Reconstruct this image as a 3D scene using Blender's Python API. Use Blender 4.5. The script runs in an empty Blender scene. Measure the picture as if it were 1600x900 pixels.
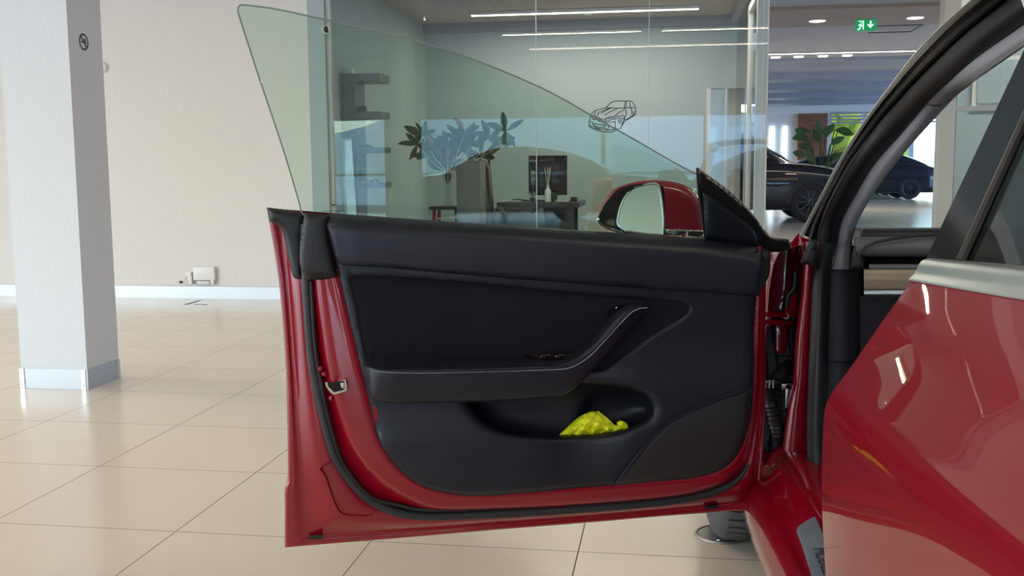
import bpy, bmesh, math, random
import numpy as np
from mathutils import Vector, Matrix
from mathutils.geometry import delaunay_2d_cdt
random.seed(7)
SC = bpy.context.scene
COL = SC.collection

# ------------------------------------------------------------------ camera
F, PITCH, ROLL = 1596.4, .1166, -.0077
CAM = Vector((0, 0, 1.066))
cd = bpy.data.cameras.new('camera'); cam = bpy.data.objects.new('camera', cd); COL.objects.link(cam)
cd.sensor_width = 36; cd.lens = 36*F/1600; cd.clip_end = 400; cd.clip_start = .02
_U = Vector((0, math.sin(PITCH), math.cos(PITCH))); _F = Vector((0, math.cos(PITCH), -math.sin(PITCH))); _R = Vector((1, 0, 0))
_c, _s = math.cos(ROLL), math.sin(ROLL)
_r, _u = _R*_c + _U*_s, _U*_c - _R*_s
cam.matrix_world = Matrix(((_r.x, _u.x, -_F.x, 0), (_r.y, _u.y, -_F.y, 0), (_r.z, _u.z, -_F.z, CAM.z), (0, 0, 0, 1)))
SC.camera = cam
# ------------------------------------------------------------------ world, light, exposure
SC.view_settings.view_transform = 'Standard'; SC.view_settings.look = 'None'
SC.view_settings.gamma = 1; SC.view_settings.use_curve_mapping = False
SC.view_settings.exposure = 0.22
w = bpy.data.worlds.new('sky'); SC.world = w; w.use_nodes = True
nt = w.node_tree; bg = nt.nodes['Background']
sky = nt.nodes.new('ShaderNodeTexSky'); sky.sky_type = 'NISHITA'; sky.sun_disc = False
sky.sun_elevation = math.radians(38); sky.sun_rotation = math.radians(200); sky.air_density = 1.2; sky.ozone_density = 3
nt.links.new(sky.outputs[0], bg.inputs[0]); bg.inputs[1].default_value = .7
YAW = -.1541
GA = Vector((math.cos(YAW), math.sin(YAW), 0)); GB = Vector((-math.sin(YAW), math.cos(YAW), 0))
def G(a, b, z=0.): return GA*a + GB*b + Vector((0, 0, z))
ZC = 3.8                                                  # showroom ceiling
def area(name, loc, sx, sy, power, color=(1, 1, 1), rot=(0, 0, 0)):
    l = bpy.data.lights.new(name, 'AREA'); l.shape = 'RECTANGLE'; l.size = sx; l.size_y = sy; l.energy = power; l.color = color
    o = bpy.data.objects.new(name, l); COL.objects.link(o); o.location = loc; o.rotation_euler = rot; return o
WARM = (1, .84, .66)
# daylight entering by the glazed facade behind and to the left of the viewpoint
area('facade_daylight', G(-1.6, -9.4, 1.25), 14.6, 2.2, 500, (.42, .68, 1.0), (math.radians(90), 0, YAW))
area('side_daylight', G(-9.3, -2.2, 1.3), 13, 2.4, 200, (.80, .90, 1.0), (math.radians(90), 0, YAW-math.radians(90)))
area('hall_fill', G(19.5, 28, 1.9), 26, 3.2, 2000, (.34, .58, 1.0), (math.radians(90), 0, YAW+math.radians(90)))  # fill light added to brighten the hall, no window behind it

# ------------------------------------------------------------------ helpers
def ray(px, py):
    x0, y0 = (px-800)/F, (py-450)/F
    x = _c*x0 + _s*y0; y = -_s*x0 + _c*y0; u = -y
    return Vector((x, math.cos(PITCH)+u*math.sin(PITCH), -math.sin(PITCH)+u*math.cos(PITCH)))
def atY(px, py, Y): return CAM + ray(px, py)*Y/ray(px, py).y
def atZ(px, py, z): d = ray(px, py); return CAM + d*((z-CAM.z)/d.z)
def onp(px, py, P, n): d = ray(px, py); return CAM + d*((P-CAM).dot(n)/d.dot(n))
def atB(px, py, b): return onp(px, py, G(0, b), GB)
def atA(px, py, a): return onp(px, py, G(a, 0), GA)

def tag(o, label=None, cat=None, group=None, kind=None):
    if label: o['label'] = label
    if cat: o['category'] = cat
    if group: o['group'] = group
    if kind: o['kind'] = kind
    return o
ORG = {}
def empty(name, loc, label=None, cat=None, group=None, rz=0):
    o = bpy.data.objects.new(name, None); COL.objects.link(o); o.location = loc; o.rotation_euler = (0, 0, rz)
    o.empty_display_size = .05
    ORG[o.name] = Vector(loc); return tag(o, label, cat, group)
def org(p): return ORG.get(p.name, Vector((0, 0, 0))) if p else Vector((0, 0, 0))
def obj(name, vs, fs, mat, parent=None, smooth=True, local=False, angle=40):
    """one mesh object; vertices are world coordinates (or the parent's own if local)"""
    off = Vector((0, 0, 0)) if local else org(parent)
    me = bpy.data.meshes.new(name)
    me.from_pydata([tuple(Vector(v)-off) for v in vs], [], [tuple(f) for f in fs])
    mats = mat if isinstance(mat, (list, tuple)) else [mat]
    for m in mats: me.materials.append(m)
    me.validate(); me.update()
    bm = bmesh.new(); bm.from_mesh(me); bmesh.ops.remove_doubles(bm, verts=bm.verts, dist=1e-5)
    bmesh.ops.recalc_face_normals(bm, faces=bm.faces); bm.to_mesh(me); bm.free()
    o = bpy.data.objects.new(name, me); COL.objects.link(o)
    if parent: o.parent = parent
    ORG[o.name] = org(parent) if parent else Vector((0, 0, 0))
    if smooth:
        me.polygons.foreach_set('use_smooth', [True]*len(me.polygons))
        me.set_sharp_from_angle(angle=math.radians(angle))
    return o
def top(name, vs, fs, mat, label, cat, group=None, **k):
    """a thing that is one mesh: origin moved to its base"""
    vs = [Vector(v) for v in vs]
    c = Vector((sum(v.x for v in vs)/len(vs), sum(v.y for v in vs)/len(vs), min(v.z for v in vs)))
    o = obj(name, [v-c for v in vs], fs, mat, None, **k); o.location = c
    return tag(o, label, cat, group)
def struct(name, vs, fs, mat, **k): return tag(obj(name, vs, fs, mat, None, **k), kind='structure')
class MB:
    def __init__(s): s.v = []; s.f = []
    def add(s, vs, fs):
        n = len(s.v); s.v += [Vector(v) for v in vs]; s.f += [tuple(i+n for i in f) for f in fs]; return s
    def box(s, c, size, ax=Vector((1, 0, 0)), ay=Vector((0, 1, 0)), az=Vector((0, 0, 1)), bev=0):
        c = Vector(c); hx, hy, hz = [q/2 for q in size]
        bm = bmesh.new(); bmesh.ops.create_cube(bm, size=1)
        for v in bm.verts: v.co = Vector((v.co.x*2*hx, v.co.y*2*hy, v.co.z*2*hz))
        if bev: bmesh.ops.bevel(bm, geom=bm.edges[:], offset=bev, segments=2, affect='EDGES', profile=.5)
        bm.verts.index_update()
        s.add([c + ax*v.co.x + ay*v.co.y + az*v.co.z for v in bm.verts], [[v.index for v in f.verts] for f in bm.faces]); bm.free(); return s
    def gbox(s, a0, a1, b0, b1, z0, z1, bev=0):
        return s.box(G((a0+a1)/2, (b0+b1)/2, (z0+z1)/2), (abs(a1-a0), abs(b1-b0), abs(z1-z0)), GA, GB, Vector((0, 0, 1)), bev)
    def bx(s, x0, x1, y0, y1, z0, z1, bev=0): return s.box(((x0+x1)/2, (y0+y1)/2, (z0+z1)/2), (x1-x0, y1-y0, z1-z0), bev=bev)
    def tube(s, pts, r, n=10, cap=True, sy=1., up=None):
        pts = [Vector(p) for p in pts]; m = len(pts); rs = r if isinstance(r, (list, tuple)) else [r]*m
        vs = []; fs = []; prev = None
        for i, p in enumerate(pts):
            t = (pts[min(i+1, m-1)] - pts[max(i-1, 0)]).normalized()
            a = (up or (prev if prev else (Vector((0, 0, 1)) if abs(t.z) < .9 else Vector((1, 0, 0)))))
            a = (a - t*a.dot(t)).normalized(); b = t.cross(a); prev = a
            for k in range(n):
                th = 2*math.pi*k/n; vs.append(p + (a*math.cos(th)*sy + b*math.sin(th))*rs[i])
        for i in range(m-1):
            for k in range(n): fs.append((i*n+k, i*n+(k+1) % n, (i+1)*n+(k+1) % n, (i+1)*n+k))
        if cap: fs += [tuple(range(n))[::-1], tuple((m-1)*n+k for k in range(n))]
        return s.add(vs, fs)
    def lathe(s, c, prof, n=24, axis=Vector((0, 0, 1)), ux=Vector((1, 0, 0)), a0=0, a1=2*math.pi):
        c = Vector(c); uy = axis.cross(ux); vs = []; fs = []; m = len(prof); full = abs(a1-a0-2*math.pi) < 1e-6; N = n if full else n+1
        for k in range(N):
            th = a0+(a1-a0)*k/n; d = ux*math.cos(th)+uy*math.sin(th)
            for r, z in prof: vs.append(c + d*r + axis*z)
        for k in range(n):
            k2 = (k+1) % N
            for j in range(m-1): fs.append((k*m+j, k2*m+j, k2*m+j+1, k*m+j+1))
        return s.add(vs, fs)
    def prism(s, poly, d):
        """closed polygon (list of points) extruded by vector d"""
        n = len(poly); poly = [Vector(p) for p in poly]
        return s.add(poly+[p+d for p in poly], [tuple(range(n))[::-1], tuple(range(n, 2*n))]+[(i, (i+1) % n, n+(i+1) % n, n+i) for i in range(n)])
    def obj(s, name, mat, parent=None, **k): return obj(name, s.v, s.f, mat, parent, **k)
    def top(s, name, mat, label, cat, group=None, **k): return top(name, s.v, s.f, mat, label, cat, group, **k)
    def struct(s, name, mat, **k): return struct(name, s.v, s.f, mat, **k)
def cr(p0, p1, p2, p3, t):
    return p1 + (p2-p0)*(t*.5) + (p0*2-p1*5+p2*4-p3)*(t*t*.5) + (p1*3-p0-p2*3+p3)*(t*t*t*.5)
def spl(pts, n=6, closed=False):
    """Catmull-Rom; a point with a third/truthy flag 'c' is a corner"""
    P = [(Vector(p[:2]) if (len(p) == 3 and p[2] == 'c') or len(p) == 2 else Vector(p)) for p in pts]
    corner = [len(p) == 3 and p[2] == 'c' for p in pts]
    m = len(P); out = []
    for i in range(m if closed else m-1):
        a, b = P[i], P[(i+1) % m]
        pa = P[i-1] if (closed or i > 0) and not corner[i] else a*2-b
        j = (i+1) % m
        pb = P[(i+2) % m] if (closed or i+2 < m) and not corner[j] else b*2-a
        for k in range(n): out.append(cr(pa, a, b, pb, k/n))
    if not closed: out.append(P[-1])
    return out
def surf(grid, nu=4, nv=4):
    """bicubic grid of Vectors -> verts, faces"""
    rows = []
    for r in grid:
        rr = []
        for i in range(len(r)-1):
            a = r[i-1] if i else r[0]*2-r[1]; d = r[i+2] if i+2 < len(r) else r[-1]*2-r[-2]
            rr += [cr(a, r[i], r[i+1], d, k/nu) for k in range(nu)]
        rows.append(rr+[r[-1]])
    out = []
    for i in range(len(rows)-1):
        for k in range(nv):
            t = k/nv; row = []
            for j in range(len(rows[0])):
                a = rows[i-1][j] if i else rows[0][j]*2-rows[1][j]
                d = rows[i+2][j] if i+2 < len(rows) else rows[-1][j]*2-rows[-2][j]
                row.append(cr(a, rows[i][j], rows[i+1][j], d, t))
            out.append(row)
    out.append(rows[-1]); W = len(out[0])
    return [v for r in out for v in r], [(i*W+j, i*W+j+1, (i+1)*W+j+1, (i+1)*W+j) for i in range(len(out)-1) for j in range(W-1)]
def inside(P, poly):
    x, y = P[:, 0], P[:, 1]; r = np.zeros(len(P), bool); n = len(poly)
    for i in range(n):
        x1, y1 = poly[i]; x2, y2 = poly[(i+1) % n]
        c = ((y1 > y) != (y2 > y)); xx = (x2-x1)*(y-y1)/((y2-y1) if y2 != y1 else 1e-9)+x1
        r ^= c & (x < xx)
    return r
def pdist(P, poly, closed=True):
    A = np.array(poly, float); B = np.roll(A, -1, 0)
    if not closed: A, B = A[:-1], B[:-1]
    d = np.full(len(P), 1e9)
    for a, b in zip(A, B):
        ab = b-a; L = ab@ab+1e-12; t = np.clip(((P-a)@ab)/L, 0, 1)
        d = np.minimum(d, np.hypot(*(P-(a+t[:, None]*ab)).T))
    return d
def relief(name, outline, place, h, back, mat, parent=None, holes=(), step=9, rings=(1.2, 3, 5.5, 8.5), jitter=0, **k):
    """solid panel: traced outline, height field h(P, dist) over it, side walls down to depth 'back' (a number or None)"""
    loops = [[tuple(p) for p in outline]]+[[tuple(p) for p in q] for q in holes]
    pts = []; edges = []
    for L in loops:
        A = np.array(L); D = []
        for i in range(len(A)):
            a, b = A[i], A[(i+1) % len(A)]; n = max(1, int(np.hypot(*(b-a))//(step*.8)))
            D += [a+(b-a)*q/n for q in range(n)]
        s = len(pts); pts += D; edges += [(s+i, s+(i+1) % len(D)) for i in range(len(D))]
    nb = len(pts); nb_edges = list(edges)
    O = np.array(loops[0]); lo, hi = O.min(0), O.max(0)
    inner = []
    for L in loops:
        A = np.array(L); D = []
        for i in range(len(A)):
            a, b = A[i], A[(i+1) % len(A)]; n = max(1, int(np.hypot(*(b-a))//step)); t = (b-a)/(np.hypot(*(b-a))+1e-9); nn = np.array([-t[1], t[0]])
            for q in range(n):
                for r in rings:
                    D += [a+(b-a)*(q+.5)/n+nn*r, a+(b-a)*(q+.5)/n-nn*r]
        inner += D
    gx, gy = np.meshgrid(np.arange(lo[0], hi[0], step), np.arange(lo[1], hi[1], step)); gp = np.stack([gx.ravel(), gy.ravel()], 1)
    def ok(P, md):
        m = inside(P, loops[0])
        for L in loops[1:]: m &= ~inside(P, L)
        d = np.min([pdist(P, L) for L in loops], 0); return m & (d >= md)
    I = np.array(inner); I = I[ok(I, rings[0]*.9)]
    # thin out points that crowd each other
    cell = {}; keep = []
    for p in I:
        kx = (round(p[0]/1.3), round(p[1]/1.3))
        if kx in cell: continue
        cell[kx] = 1; keep.append(p)
    gp = gp[ok(gp, rings[-1]+step*.5)]
    allp = pts+keep+list(gp)
    vs2, _, fs, ov, _, _ = delaunay_2d_cdt([Vector((p[0], p[1])) for p in allp], nb_edges, [], 0, 1e-4)
    V = np.array([tuple(v) for v in vs2]); T = np.array([f for f in fs if len(f) == 3])
    cen = V[T].mean(1); m = inside(cen, loops[0])
    for L in loops[1:]: m &= ~inside(cen, L)
    T = T[m]
    d = np.min([pdist(V, L) for L in loops], 0)
    H = h(V, d)
    vs = [place(V[i, 0], V[i, 1], float(H[i])) for i in range(len(V))]; fs = [tuple(int(q) for q in t) for t in T]
    if back is not None:
        cnt = {}
        for t in fs:
            for e in ((t[0], t[1]), (t[1], t[2]), (t[2], t[0])): cnt[tuple(sorted(e))] = cnt.get(tuple(sorted(e)), 0)+1
        be = [e for e, c in cnt.items() if c == 1]; mp = {}
        for e in be:
            for q in e:
                if q not in mp: mp[q] = len(vs); vs.append(place(V[q, 0], V[q, 1], back))
            fs.append((e[0], e[1], mp[e[1]], mp[e[0]]))
    return obj(name, vs, fs, mat, parent, **k)
def rnd(top_, R, edge=0.):
    """edge-rounded pad: height edge -> top over R pixels"""
    return lambda P, d: edge+(top_-edge)*np.sqrt(1-(1-np.clip(d/R, 0, 1))**2)
def sm(x): x = np.clip(x, 0, 1); return x*x*(3-2*x)

# ------------------------------------------------------------------ materials
def new_mat(name):
    m = bpy.data.materials.new(name); m.use_nodes = True; return m, m.node_tree, m.node_tree.nodes['Principled BSDF']
def pm(name, col, rough=.5, metal=0, coat=0, coat_r=.03, noise=0, nscale=40, bump=0, bscale=200, spec=.5, sheen=0, emit=None, es=0):
    m, t, b = new_mat(name)
    b.inputs['Base Color'].default_value = (*col, 1); b.inputs['Roughness'].default_value = rough; b.inputs['Metallic'].default_value = metal
    b.inputs['Coat Weight'].default_value = coat; b.inputs['Coat Roughness'].default_value = coat_r; b.inputs['Specular IOR Level'].default_value = spec
    b.inputs['Sheen Weight'].default_value = sheen
    if emit: b.inputs['Emission Color'].default_value = (*emit, 1); b.inputs['Emission Strength'].default_value = es
    tc = t.nodes.new('ShaderNodeTexCoord')
    nz = t.nodes.new('ShaderNodeTexNoise'); nz.inputs['Scale'].default_value = nscale; nz.inputs['Detail'].default_value = 4
    t.links.new(tc.outputs['Object'], nz.inputs['Vector'])
    mx = t.nodes.new('ShaderNodeMix'); mx.data_type = 'RGBA'; k = noise or .03
    mx.inputs[6].default_value = (*[c*(1-k) for c in col], 1); mx.inputs[7].default_value = (*[min(1, c*(1+k)) for c in col], 1)
    t.links.new(nz.outputs['Fac'], mx.inputs[0]); t.links.new(mx.outputs[2], b.inputs['Base Color'])
    if bump:
        n2 = t.nodes.new('ShaderNodeTexNoise'); n2.inputs['Scale'].default_value = bscale; n2.inputs['Detail'].default_value = 3
        t.links.new(tc.outputs['Object'], n2.inputs['Vector'])
        bp = t.nodes.new('ShaderNodeBump'); bp.inputs['Strength'].default_value = bump; bp.inputs['Distance'].default_value = .001
        t.links.new(n2.outputs['Fac'], bp.inputs['Height']); t.links.new(bp.outputs[0], b.inputs['Normal'])
    return m
def glass(name, tint, ior=1.5, boost=1., rough=0., body=None):
    """thin pane: tinted see-through plus fresnel mirror"""
    m, t, b = new_mat(name); t.nodes.remove(b); out = t.nodes['Material Output']
    tr = t.nodes.new('ShaderNodeBsdfTransparent'); tr.inputs[0].default_value = (*tint, 1)
    gl = t.nodes.new('ShaderNodeBsdfGlossy'); gl.inputs['Roughness'].default_value = rough
    f0 = ((ior-1)/(ior+1))**2
    fr = t.nodes.new('ShaderNodeLayerWeight'); fr.inputs[0].default_value = .5
    pw = t.nodes.new('ShaderNodeMath'); pw.operation = 'POWER'; pw.inputs[1].default_value = 5; t.links.new(fr.outputs['Facing'], pw.inputs[0])
    ma = t.nodes.new('ShaderNodeMath'); ma.operation = 'MULTIPLY_ADD'; ma.inputs[1].default_value = 1-f0; ma.inputs[2].default_value = f0; t.links.new(pw.outputs[0], ma.inputs[0])
    ml = t.nodes.new('ShaderNodeMath'); ml.operation = 'MULTIPLY'; ml.inputs[1].default_value = boost; ml.use_clamp = True
    mx = t.nodes.new('ShaderNodeMixShader'); t.links.new(ma.outputs[0], ml.inputs[0]); t.links.new(ml.outputs[0], mx.inputs[0])
    base = tr.outputs[0]
    if body:
        df = t.nodes.new('ShaderNodeBsdfDiffuse'); df.inputs[0].default_value = (*body[0], 1)
        m2 = t.nodes.new('ShaderNodeMixShader'); m2.inputs[0].default_value = body[1]
        t.links.new(tr.outputs[0], m2.inputs[1]); t.links.new(df.outputs[0], m2.inputs[2]); base = m2.outputs[0]
    t.links.new(base, mx.inputs[1]); t.links.new(gl.outputs[0], mx.inputs[2]); t.links.new(mx.outputs[0], out.inputs[0])
    return m
def emis(name, col, s):
    m, t, b = new_mat(name); b.inputs['Base Color'].default_value = (*col, 1)
    b.inputs['Emission Color'].default_value = (*col, 1); b.inputs['Emission Strength'].default_value = s; return m
M = {}
M['red'] = pm('red_paint', (.255, .0, .011), .45, 0, 1, .015, noise=.04, nscale=900, spec=.15)
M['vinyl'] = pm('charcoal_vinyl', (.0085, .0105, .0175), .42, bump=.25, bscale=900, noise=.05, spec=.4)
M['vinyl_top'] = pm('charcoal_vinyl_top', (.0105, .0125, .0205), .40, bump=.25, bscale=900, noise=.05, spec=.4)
M['suede'] = pm('black_suede', (.007, .008, .013), .9, spec=.2, bump=.5, bscale=600, noise=.25, nscale=30, sheen=.08)
M['rubber'] = pm('black_rubber', (.007, .007, .008), .5, noise=.1)
M['seal'] = pm('grey_rubber_seal', (.018, .019, .021), .5, noise=.1)
M['gloss'] = pm('gloss_black', (.004, .004, .005), .08)
M['satin'] = pm('satin_black', (.008, .008, .009), .35)
M['chrome'] = pm('satin_chrome', (.80, .81, .80), .12, 1)
M['lid'] = pm('worn_steel', (.42, .40, .37), .42, .85)
M['belt'] = pm('brushed_belt_trim', (.66, .70, .69), .3, .9)
M['alu'] = pm('brushed_aluminium', (.62, .64, .66), .32, 1)
M['skirt'] = pm('anodised_skirting', (.48, .52, .57), .4, .5)
M['plate'] = pm('sill_plate_steel', (.22, .26, .31), .45, .3)
M['pillar_trim'] = pm('grey_headliner_cloth', (.27, .27, .30), .85, bump=.3, bscale=1200)
M['dash'] = pm('dash_vinyl', (.10, .10, .105), .5, bump=.2, bscale=900)
M['dash_dark'] = pm('dark_trim_plastic', (.018, .019, .024), .55, bump=.2, bscale=900)
M['wall'] = pm('beige_white_wall_paint', (.75, .735, .71), .9)
M['column'] = pm('white_column_paint', (.72, .745, .78), .75, bump=.1, bscale=90)
M['ceil'] = pm('ceiling_paint', (.46, .44, .43), .9)
M['soffit'] = pm('tan_soffit', (.42, .34, .27), .8)
M['beam'] = pm('grey_beam', (.33, .34, .39), .5)  # blue tint carries the window reflections on the hall beams
M['office_wall'] = pm('office_wall_paint', (.40, .48, .52), .85)
M['frame'] = pm('white_aluminium_frame', (.66, .68, .69), .4)
M['white'] = pm('white_plastic', (.80, .80, .80), .4)
M['dark'] = pm('dark_wood_veneer', (.035, .03, .032), .35, noise=.2)
M['shelf'] = pm('grey_shelf_laminate', (.10, .115, .14), .4)
M['screen'] = pm('black_screen', (.006, .007, .009), .1)
M['beige'] = pm('beige_cloth', (.62, .56, .47), .8)
M['grey_cloth'] = pm('grey_cloth', (.17, .165, .165), .8)
M['leaf'] = pm('leaf_green', (.035, .07, .022), .8, spec=.15, noise=.3, nscale=12)
M['leafred'] = pm('leaf_rust', (.35, .12, .06), .5, noise=.3, nscale=12)
M['navy'] = pm('navy_paint', (.004, .007, .016), .4, 0, 1, .02, spec=.2)
M['carglass'] = pm('dark_car_glass', (.02, .025, .03), .04)
M['tyre'] = pm('tyre_rubber', (.085, .087, .09), .75, noise=.15)
M['tyre_bg'] = pm('dark_tyre_rubber', (.014, .014, .015), .6)
M['strip'] = pm('pale_pillar_strip', (.50, .50, .46), .3, .35)
M['rim'] = pm('dark_alloy', (.10, .10, .11), .3, .8)
M['led'] = emis('led_lamp', (1, .86, .66), 6)
M['spot'] = emis('spot_lamp', (1, .97, .92), 2.5)
M['ledwhite'] = emis('white_tube_lamp', (.8, .92, 1), 2.2)
M['sign'] = emis('sign_green', (.01, .30, .10), .6)
M['signw'] = emis('sign_white', (.75, .95, .85), .7)
M['ink'] = pm('dark_ink', (.008, .009, .013), .5)
M['stitch'] = pm('grey_thread', (.42, .42, .44), .7)
M['mirror'] = pm('mirror_silver', (.86, .88, .84), .005, 1)
M['liner'] = pm('grey_plastic_liner', (.06, .075, .10), .6)
M['concrete'] = pm('outdoor_paving', (.30, .29, .27), .9, noise=.15, nscale=2)
M['hill'] = pm('hillside', (.16, .15, .09), .95, noise=.5, nscale=.3)
M['tree'] = pm('tree_foliage', (.33, .42, .05), .8, noise=.5, nscale=1.5)
M['bark'] = pm('bark', (.10, .07, .05), .9)
M['redpaint'] = pm('red_enamel', (.5, .02, .02), .4)
M['amber'] = pm('red_reflector', (.25, .01, .02), .2)
M['terracotta'] = pm('plant_pot', (.2, .2, .21), .6)
M['glass_office'] = glass('office_glass', (.88, .92, .93), 1.45, 1.0)
M['glass_ext'] = glass('window_glass', (.92, .95, .96), 1.45, 1.)
M['glass_door'] = glass('green_tinted_glass', (.73, .87, .79), 1.5, 1.1, body=((.30, .42, .38), .03))
M['glass_wind'] = glass('windscreen_glass', (.84, .94, 1.0), 1.5, .8)
M['glass_rear'] = glass('dark_tinted_glass', (.30, .34, .33), 1.5, 1.6)
M['edge'] = glass('glass_edge', (.30, .42, .36), 1.4, 1.2, body=((.5, .6, .55), .45))
# floor tiles
def floor_mat():
    m, t, b = new_mat('beige_floor_tiles'); tc = t.nodes.new('ShaderNodeTexCoord'); sp = t.nodes.new('ShaderNodeSeparateXYZ')
    t.links.new(tc.outputs['Object'], sp.inputs[0])
    def mth(op, a, bb=None):
        n = t.nodes.new('ShaderNodeMath'); n.operation = op
        for i, q in enumerate((a, bb)):
            if q is None: continue
            if isinstance(q, (int, float)): n.inputs[i].default_value = q
            else: t.links.new(q, n.inputs[i])
        return n.outputs[0]
    px = mth('PINGPONG', sp.outputs[0], .3); py = mth('PINGPONG', sp.outputs[1], .3)
    ln = mth('LESS_THAN', mth('MINIMUM', px, py), .0019)
    cx = mth('FLOOR', mth('DIVIDE', sp.outputs[0], .6)); cy = mth('FLOOR', mth('DIVIDE', sp.outputs[1], .6))
    cb = t.nodes.new('ShaderNodeCombineXYZ'); t.links.new(cx, cb.inputs[0]); t.links.new(cy, cb.inputs[1])
    wn = t.nodes.new('ShaderNodeTexWhiteNoise'); t.links.new(cb.outputs[0], wn.inputs[0])
    nz = t.nodes.new('ShaderNodeTexNoise'); nz.inputs['Scale'].default_value = 3; nz.inputs['Detail'].default_value = 6; t.links.new(tc.outputs['Object'], nz.inputs['Vector'])
    fac = mth('ADD', mth('MULTIPLY', wn.outputs[0], .3), mth('MULTIPLY', nz.outputs[0], .7))
    mx = t.nodes.new('ShaderNodeMix'); mx.data_type = 'RGBA'; mx.inputs[6].default_value = (.74, .655, .53, 1); mx.inputs[7].default_value = (.81, .73, .605, 1); t.links.new(fac, mx.inputs[0])
    m2 = t.nodes.new('ShaderNodeMix'); m2.data_type = 'RGBA'; t.links.new(mx.outputs[2], m2.inputs[6]); m2.inputs[7].default_value = (.17, .15, .13, 1); t.links.new(ln, m2.inputs[0])
    t.links.new(m2.outputs[2], b.inputs['Base Color']); b.inputs['Roughness'].default_value = .22; b.inputs['Specular IOR Level'].default_value = .45
    n3 = t.nodes.new('ShaderNodeTexNoise'); n3.inputs['Scale'].default_value = 5; t.links.new(tc.outputs['Object'], n3.inputs['Vector'])
    t.links.new(mth('ADD', mth('MULTIPLY', n3.outputs[0], .12), mth('ADD', .13, mth('MULTIPLY', ln, .4))), b.inputs['Roughness'])
    return m
M['floor'] = floor_mat()
def wood_mat(name, c1, c2, sx=(1, 1, 12)):
    m, t, b = new_mat(name); tc = t.nodes.new('ShaderNodeTexCoord'); mp = t.nodes.new('ShaderNodeMapping'); mp.inputs['Scale'].default_value = sx
    nz = t.nodes.new('ShaderNodeTexNoise'); nz.inputs['Scale'].default_value = 6; nz.inputs['Detail'].default_value = 8
    cr_ = t.nodes.new('ShaderNodeValToRGB'); cr_.color_ramp.elements[0].color = (*c1, 1); cr_.color_ramp.elements[1].color = (*c2, 1)
    cr_.color_ramp.elements[0].position = .35; cr_.color_ramp.elements[1].position = .65
    t.links.new(tc.outputs['Object'], mp.inputs[0]); t.links.new(mp.outputs[0], nz.inputs['Vector']); t.links.new(nz.outputs[0], cr_.inputs[0]); t.links.new(cr_.outputs[0], b.inputs['Base Color'])
    b.inputs['Roughness'].default_value = .4; return m
M['wood_panel'] = wood_mat('red_brown_panelling', (.16, .06, .03), (.26, .11, .06), (.3, .3, 2))
M['wood_dash'] = wood_mat('pale_oak_veneer', (.22, .16, .115), (.33, .25, .18), (1, 1, 14))
def grille_mat():
    m, t, b = new_mat('perforated_speaker_grille'); tc = t.nodes.new('ShaderNodeTexCoord')
    mp = t.nodes.new('ShaderNodeMapping'); mp.inputs['Rotation'].default_value = (0, 0, -.186)
    vo = t.nodes.new('ShaderNodeTexVoronoi'); vo.voronoi_dimensions = '2D'; vo.inputs['Scale'].default_value = 330; vo.inputs['Randomness'].default_value = .25
    sx = t.nodes.new('ShaderNodeSeparateXYZ'); cx = t.nodes.new('ShaderNodeCombineXYZ'); t.links.new(tc.outputs['Object'], mp.inputs[0]); t.links.new(mp.outputs[0], sx.inputs[0])
    t.links.new(sx.outputs[0], cx.inputs[0]); t.links.new(sx.outputs[2], cx.inputs[1]); t.links.new(cx.outputs[0], vo.inputs['Vector'])
    rp = t.nodes.new('ShaderNodeValToRGB'); rp.color_ramp.elements[0].position = .30; rp.color_ramp.elements[0].color = (.002, .002, .002, 1)
    rp.color_ramp.elements[1].position = .45; rp.color_ramp.elements[1].color = (.030, .031, .035, 1)
    t.links.new(vo.outputs['Distance'], rp.inputs[0]); t.links.new(rp.outputs[0], b.inputs['Base Color']); b.inputs['Roughness'].default_value = .5
    bp = t.nodes.new('ShaderNodeBump'); bp.inputs['Strength'].default_value = .5; bp.inputs['Distance'].default_value = .001
    t.links.new(vo.outputs['Distance'], bp.inputs['Height']); t.links.new(bp.outputs[0], b.inputs['Normal']); return m
M['grille'] = grille_mat()
def bag_mat():
    m, t, b = new_mat('yellow_plastic_bag'); tc = t.nodes.new('ShaderNodeTexCoord'); nz = t.nodes.new('ShaderNodeTexNoise'); nz.inputs['Scale'].default_value = 28; nz.inputs['Detail'].default_value = 6; nz.inputs['Distortion'].default_value = 1.5
    t.links.new(tc.outputs['Object'], nz.inputs['Vector']); mx = t.nodes.new('ShaderNodeMix'); mx.data_type = 'RGBA'; mx.inputs[6].default_value = (.74, .82, .0, 1); mx.inputs[7].default_value = (1, 1, .05, 1)
    t.links.new(nz.outputs[0], mx.inputs[0]); t.links.new(mx.outputs[2], b.inputs['Base Color']); b.inputs['Roughness'].default_value = .38
    b.inputs['Subsurface Weight'].default_value = .45; b.inputs['Subsurface Radius'].default_value = (.03, .03, .005); b.inputs['Subsurface Scale'].default_value = .3
    bp = t.nodes.new('ShaderNodeBump'); bp.inputs['Strength'].default_value = .8; bp.inputs['Distance'].default_value = .01; t.links.new(nz.outputs[0], bp.inputs['Height']); t.links.new(bp.outputs[0], b.inputs['Normal'])
    return m
M['bag'] = bag_mat()

# ================================================================== SETTING
def slab(name, a0, a1, b0, b1, z0, z1, mat): return MB().gbox(a0, a1, b0, b1, z0, z1).struct(name, mat, smooth=False)
BW = 8.03; BR = 11.35                              # front and rear planes of the wall / office
AL = G(0, 0).x
def a_of(px, py, b): return atB(px, py, b).dot(GA)
def z_of(px, py, b): return atB(px, py, b).z
A_off0 = a_of(515, 200, BW); A_off1 = a_of(1197, 200, BW)
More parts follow.
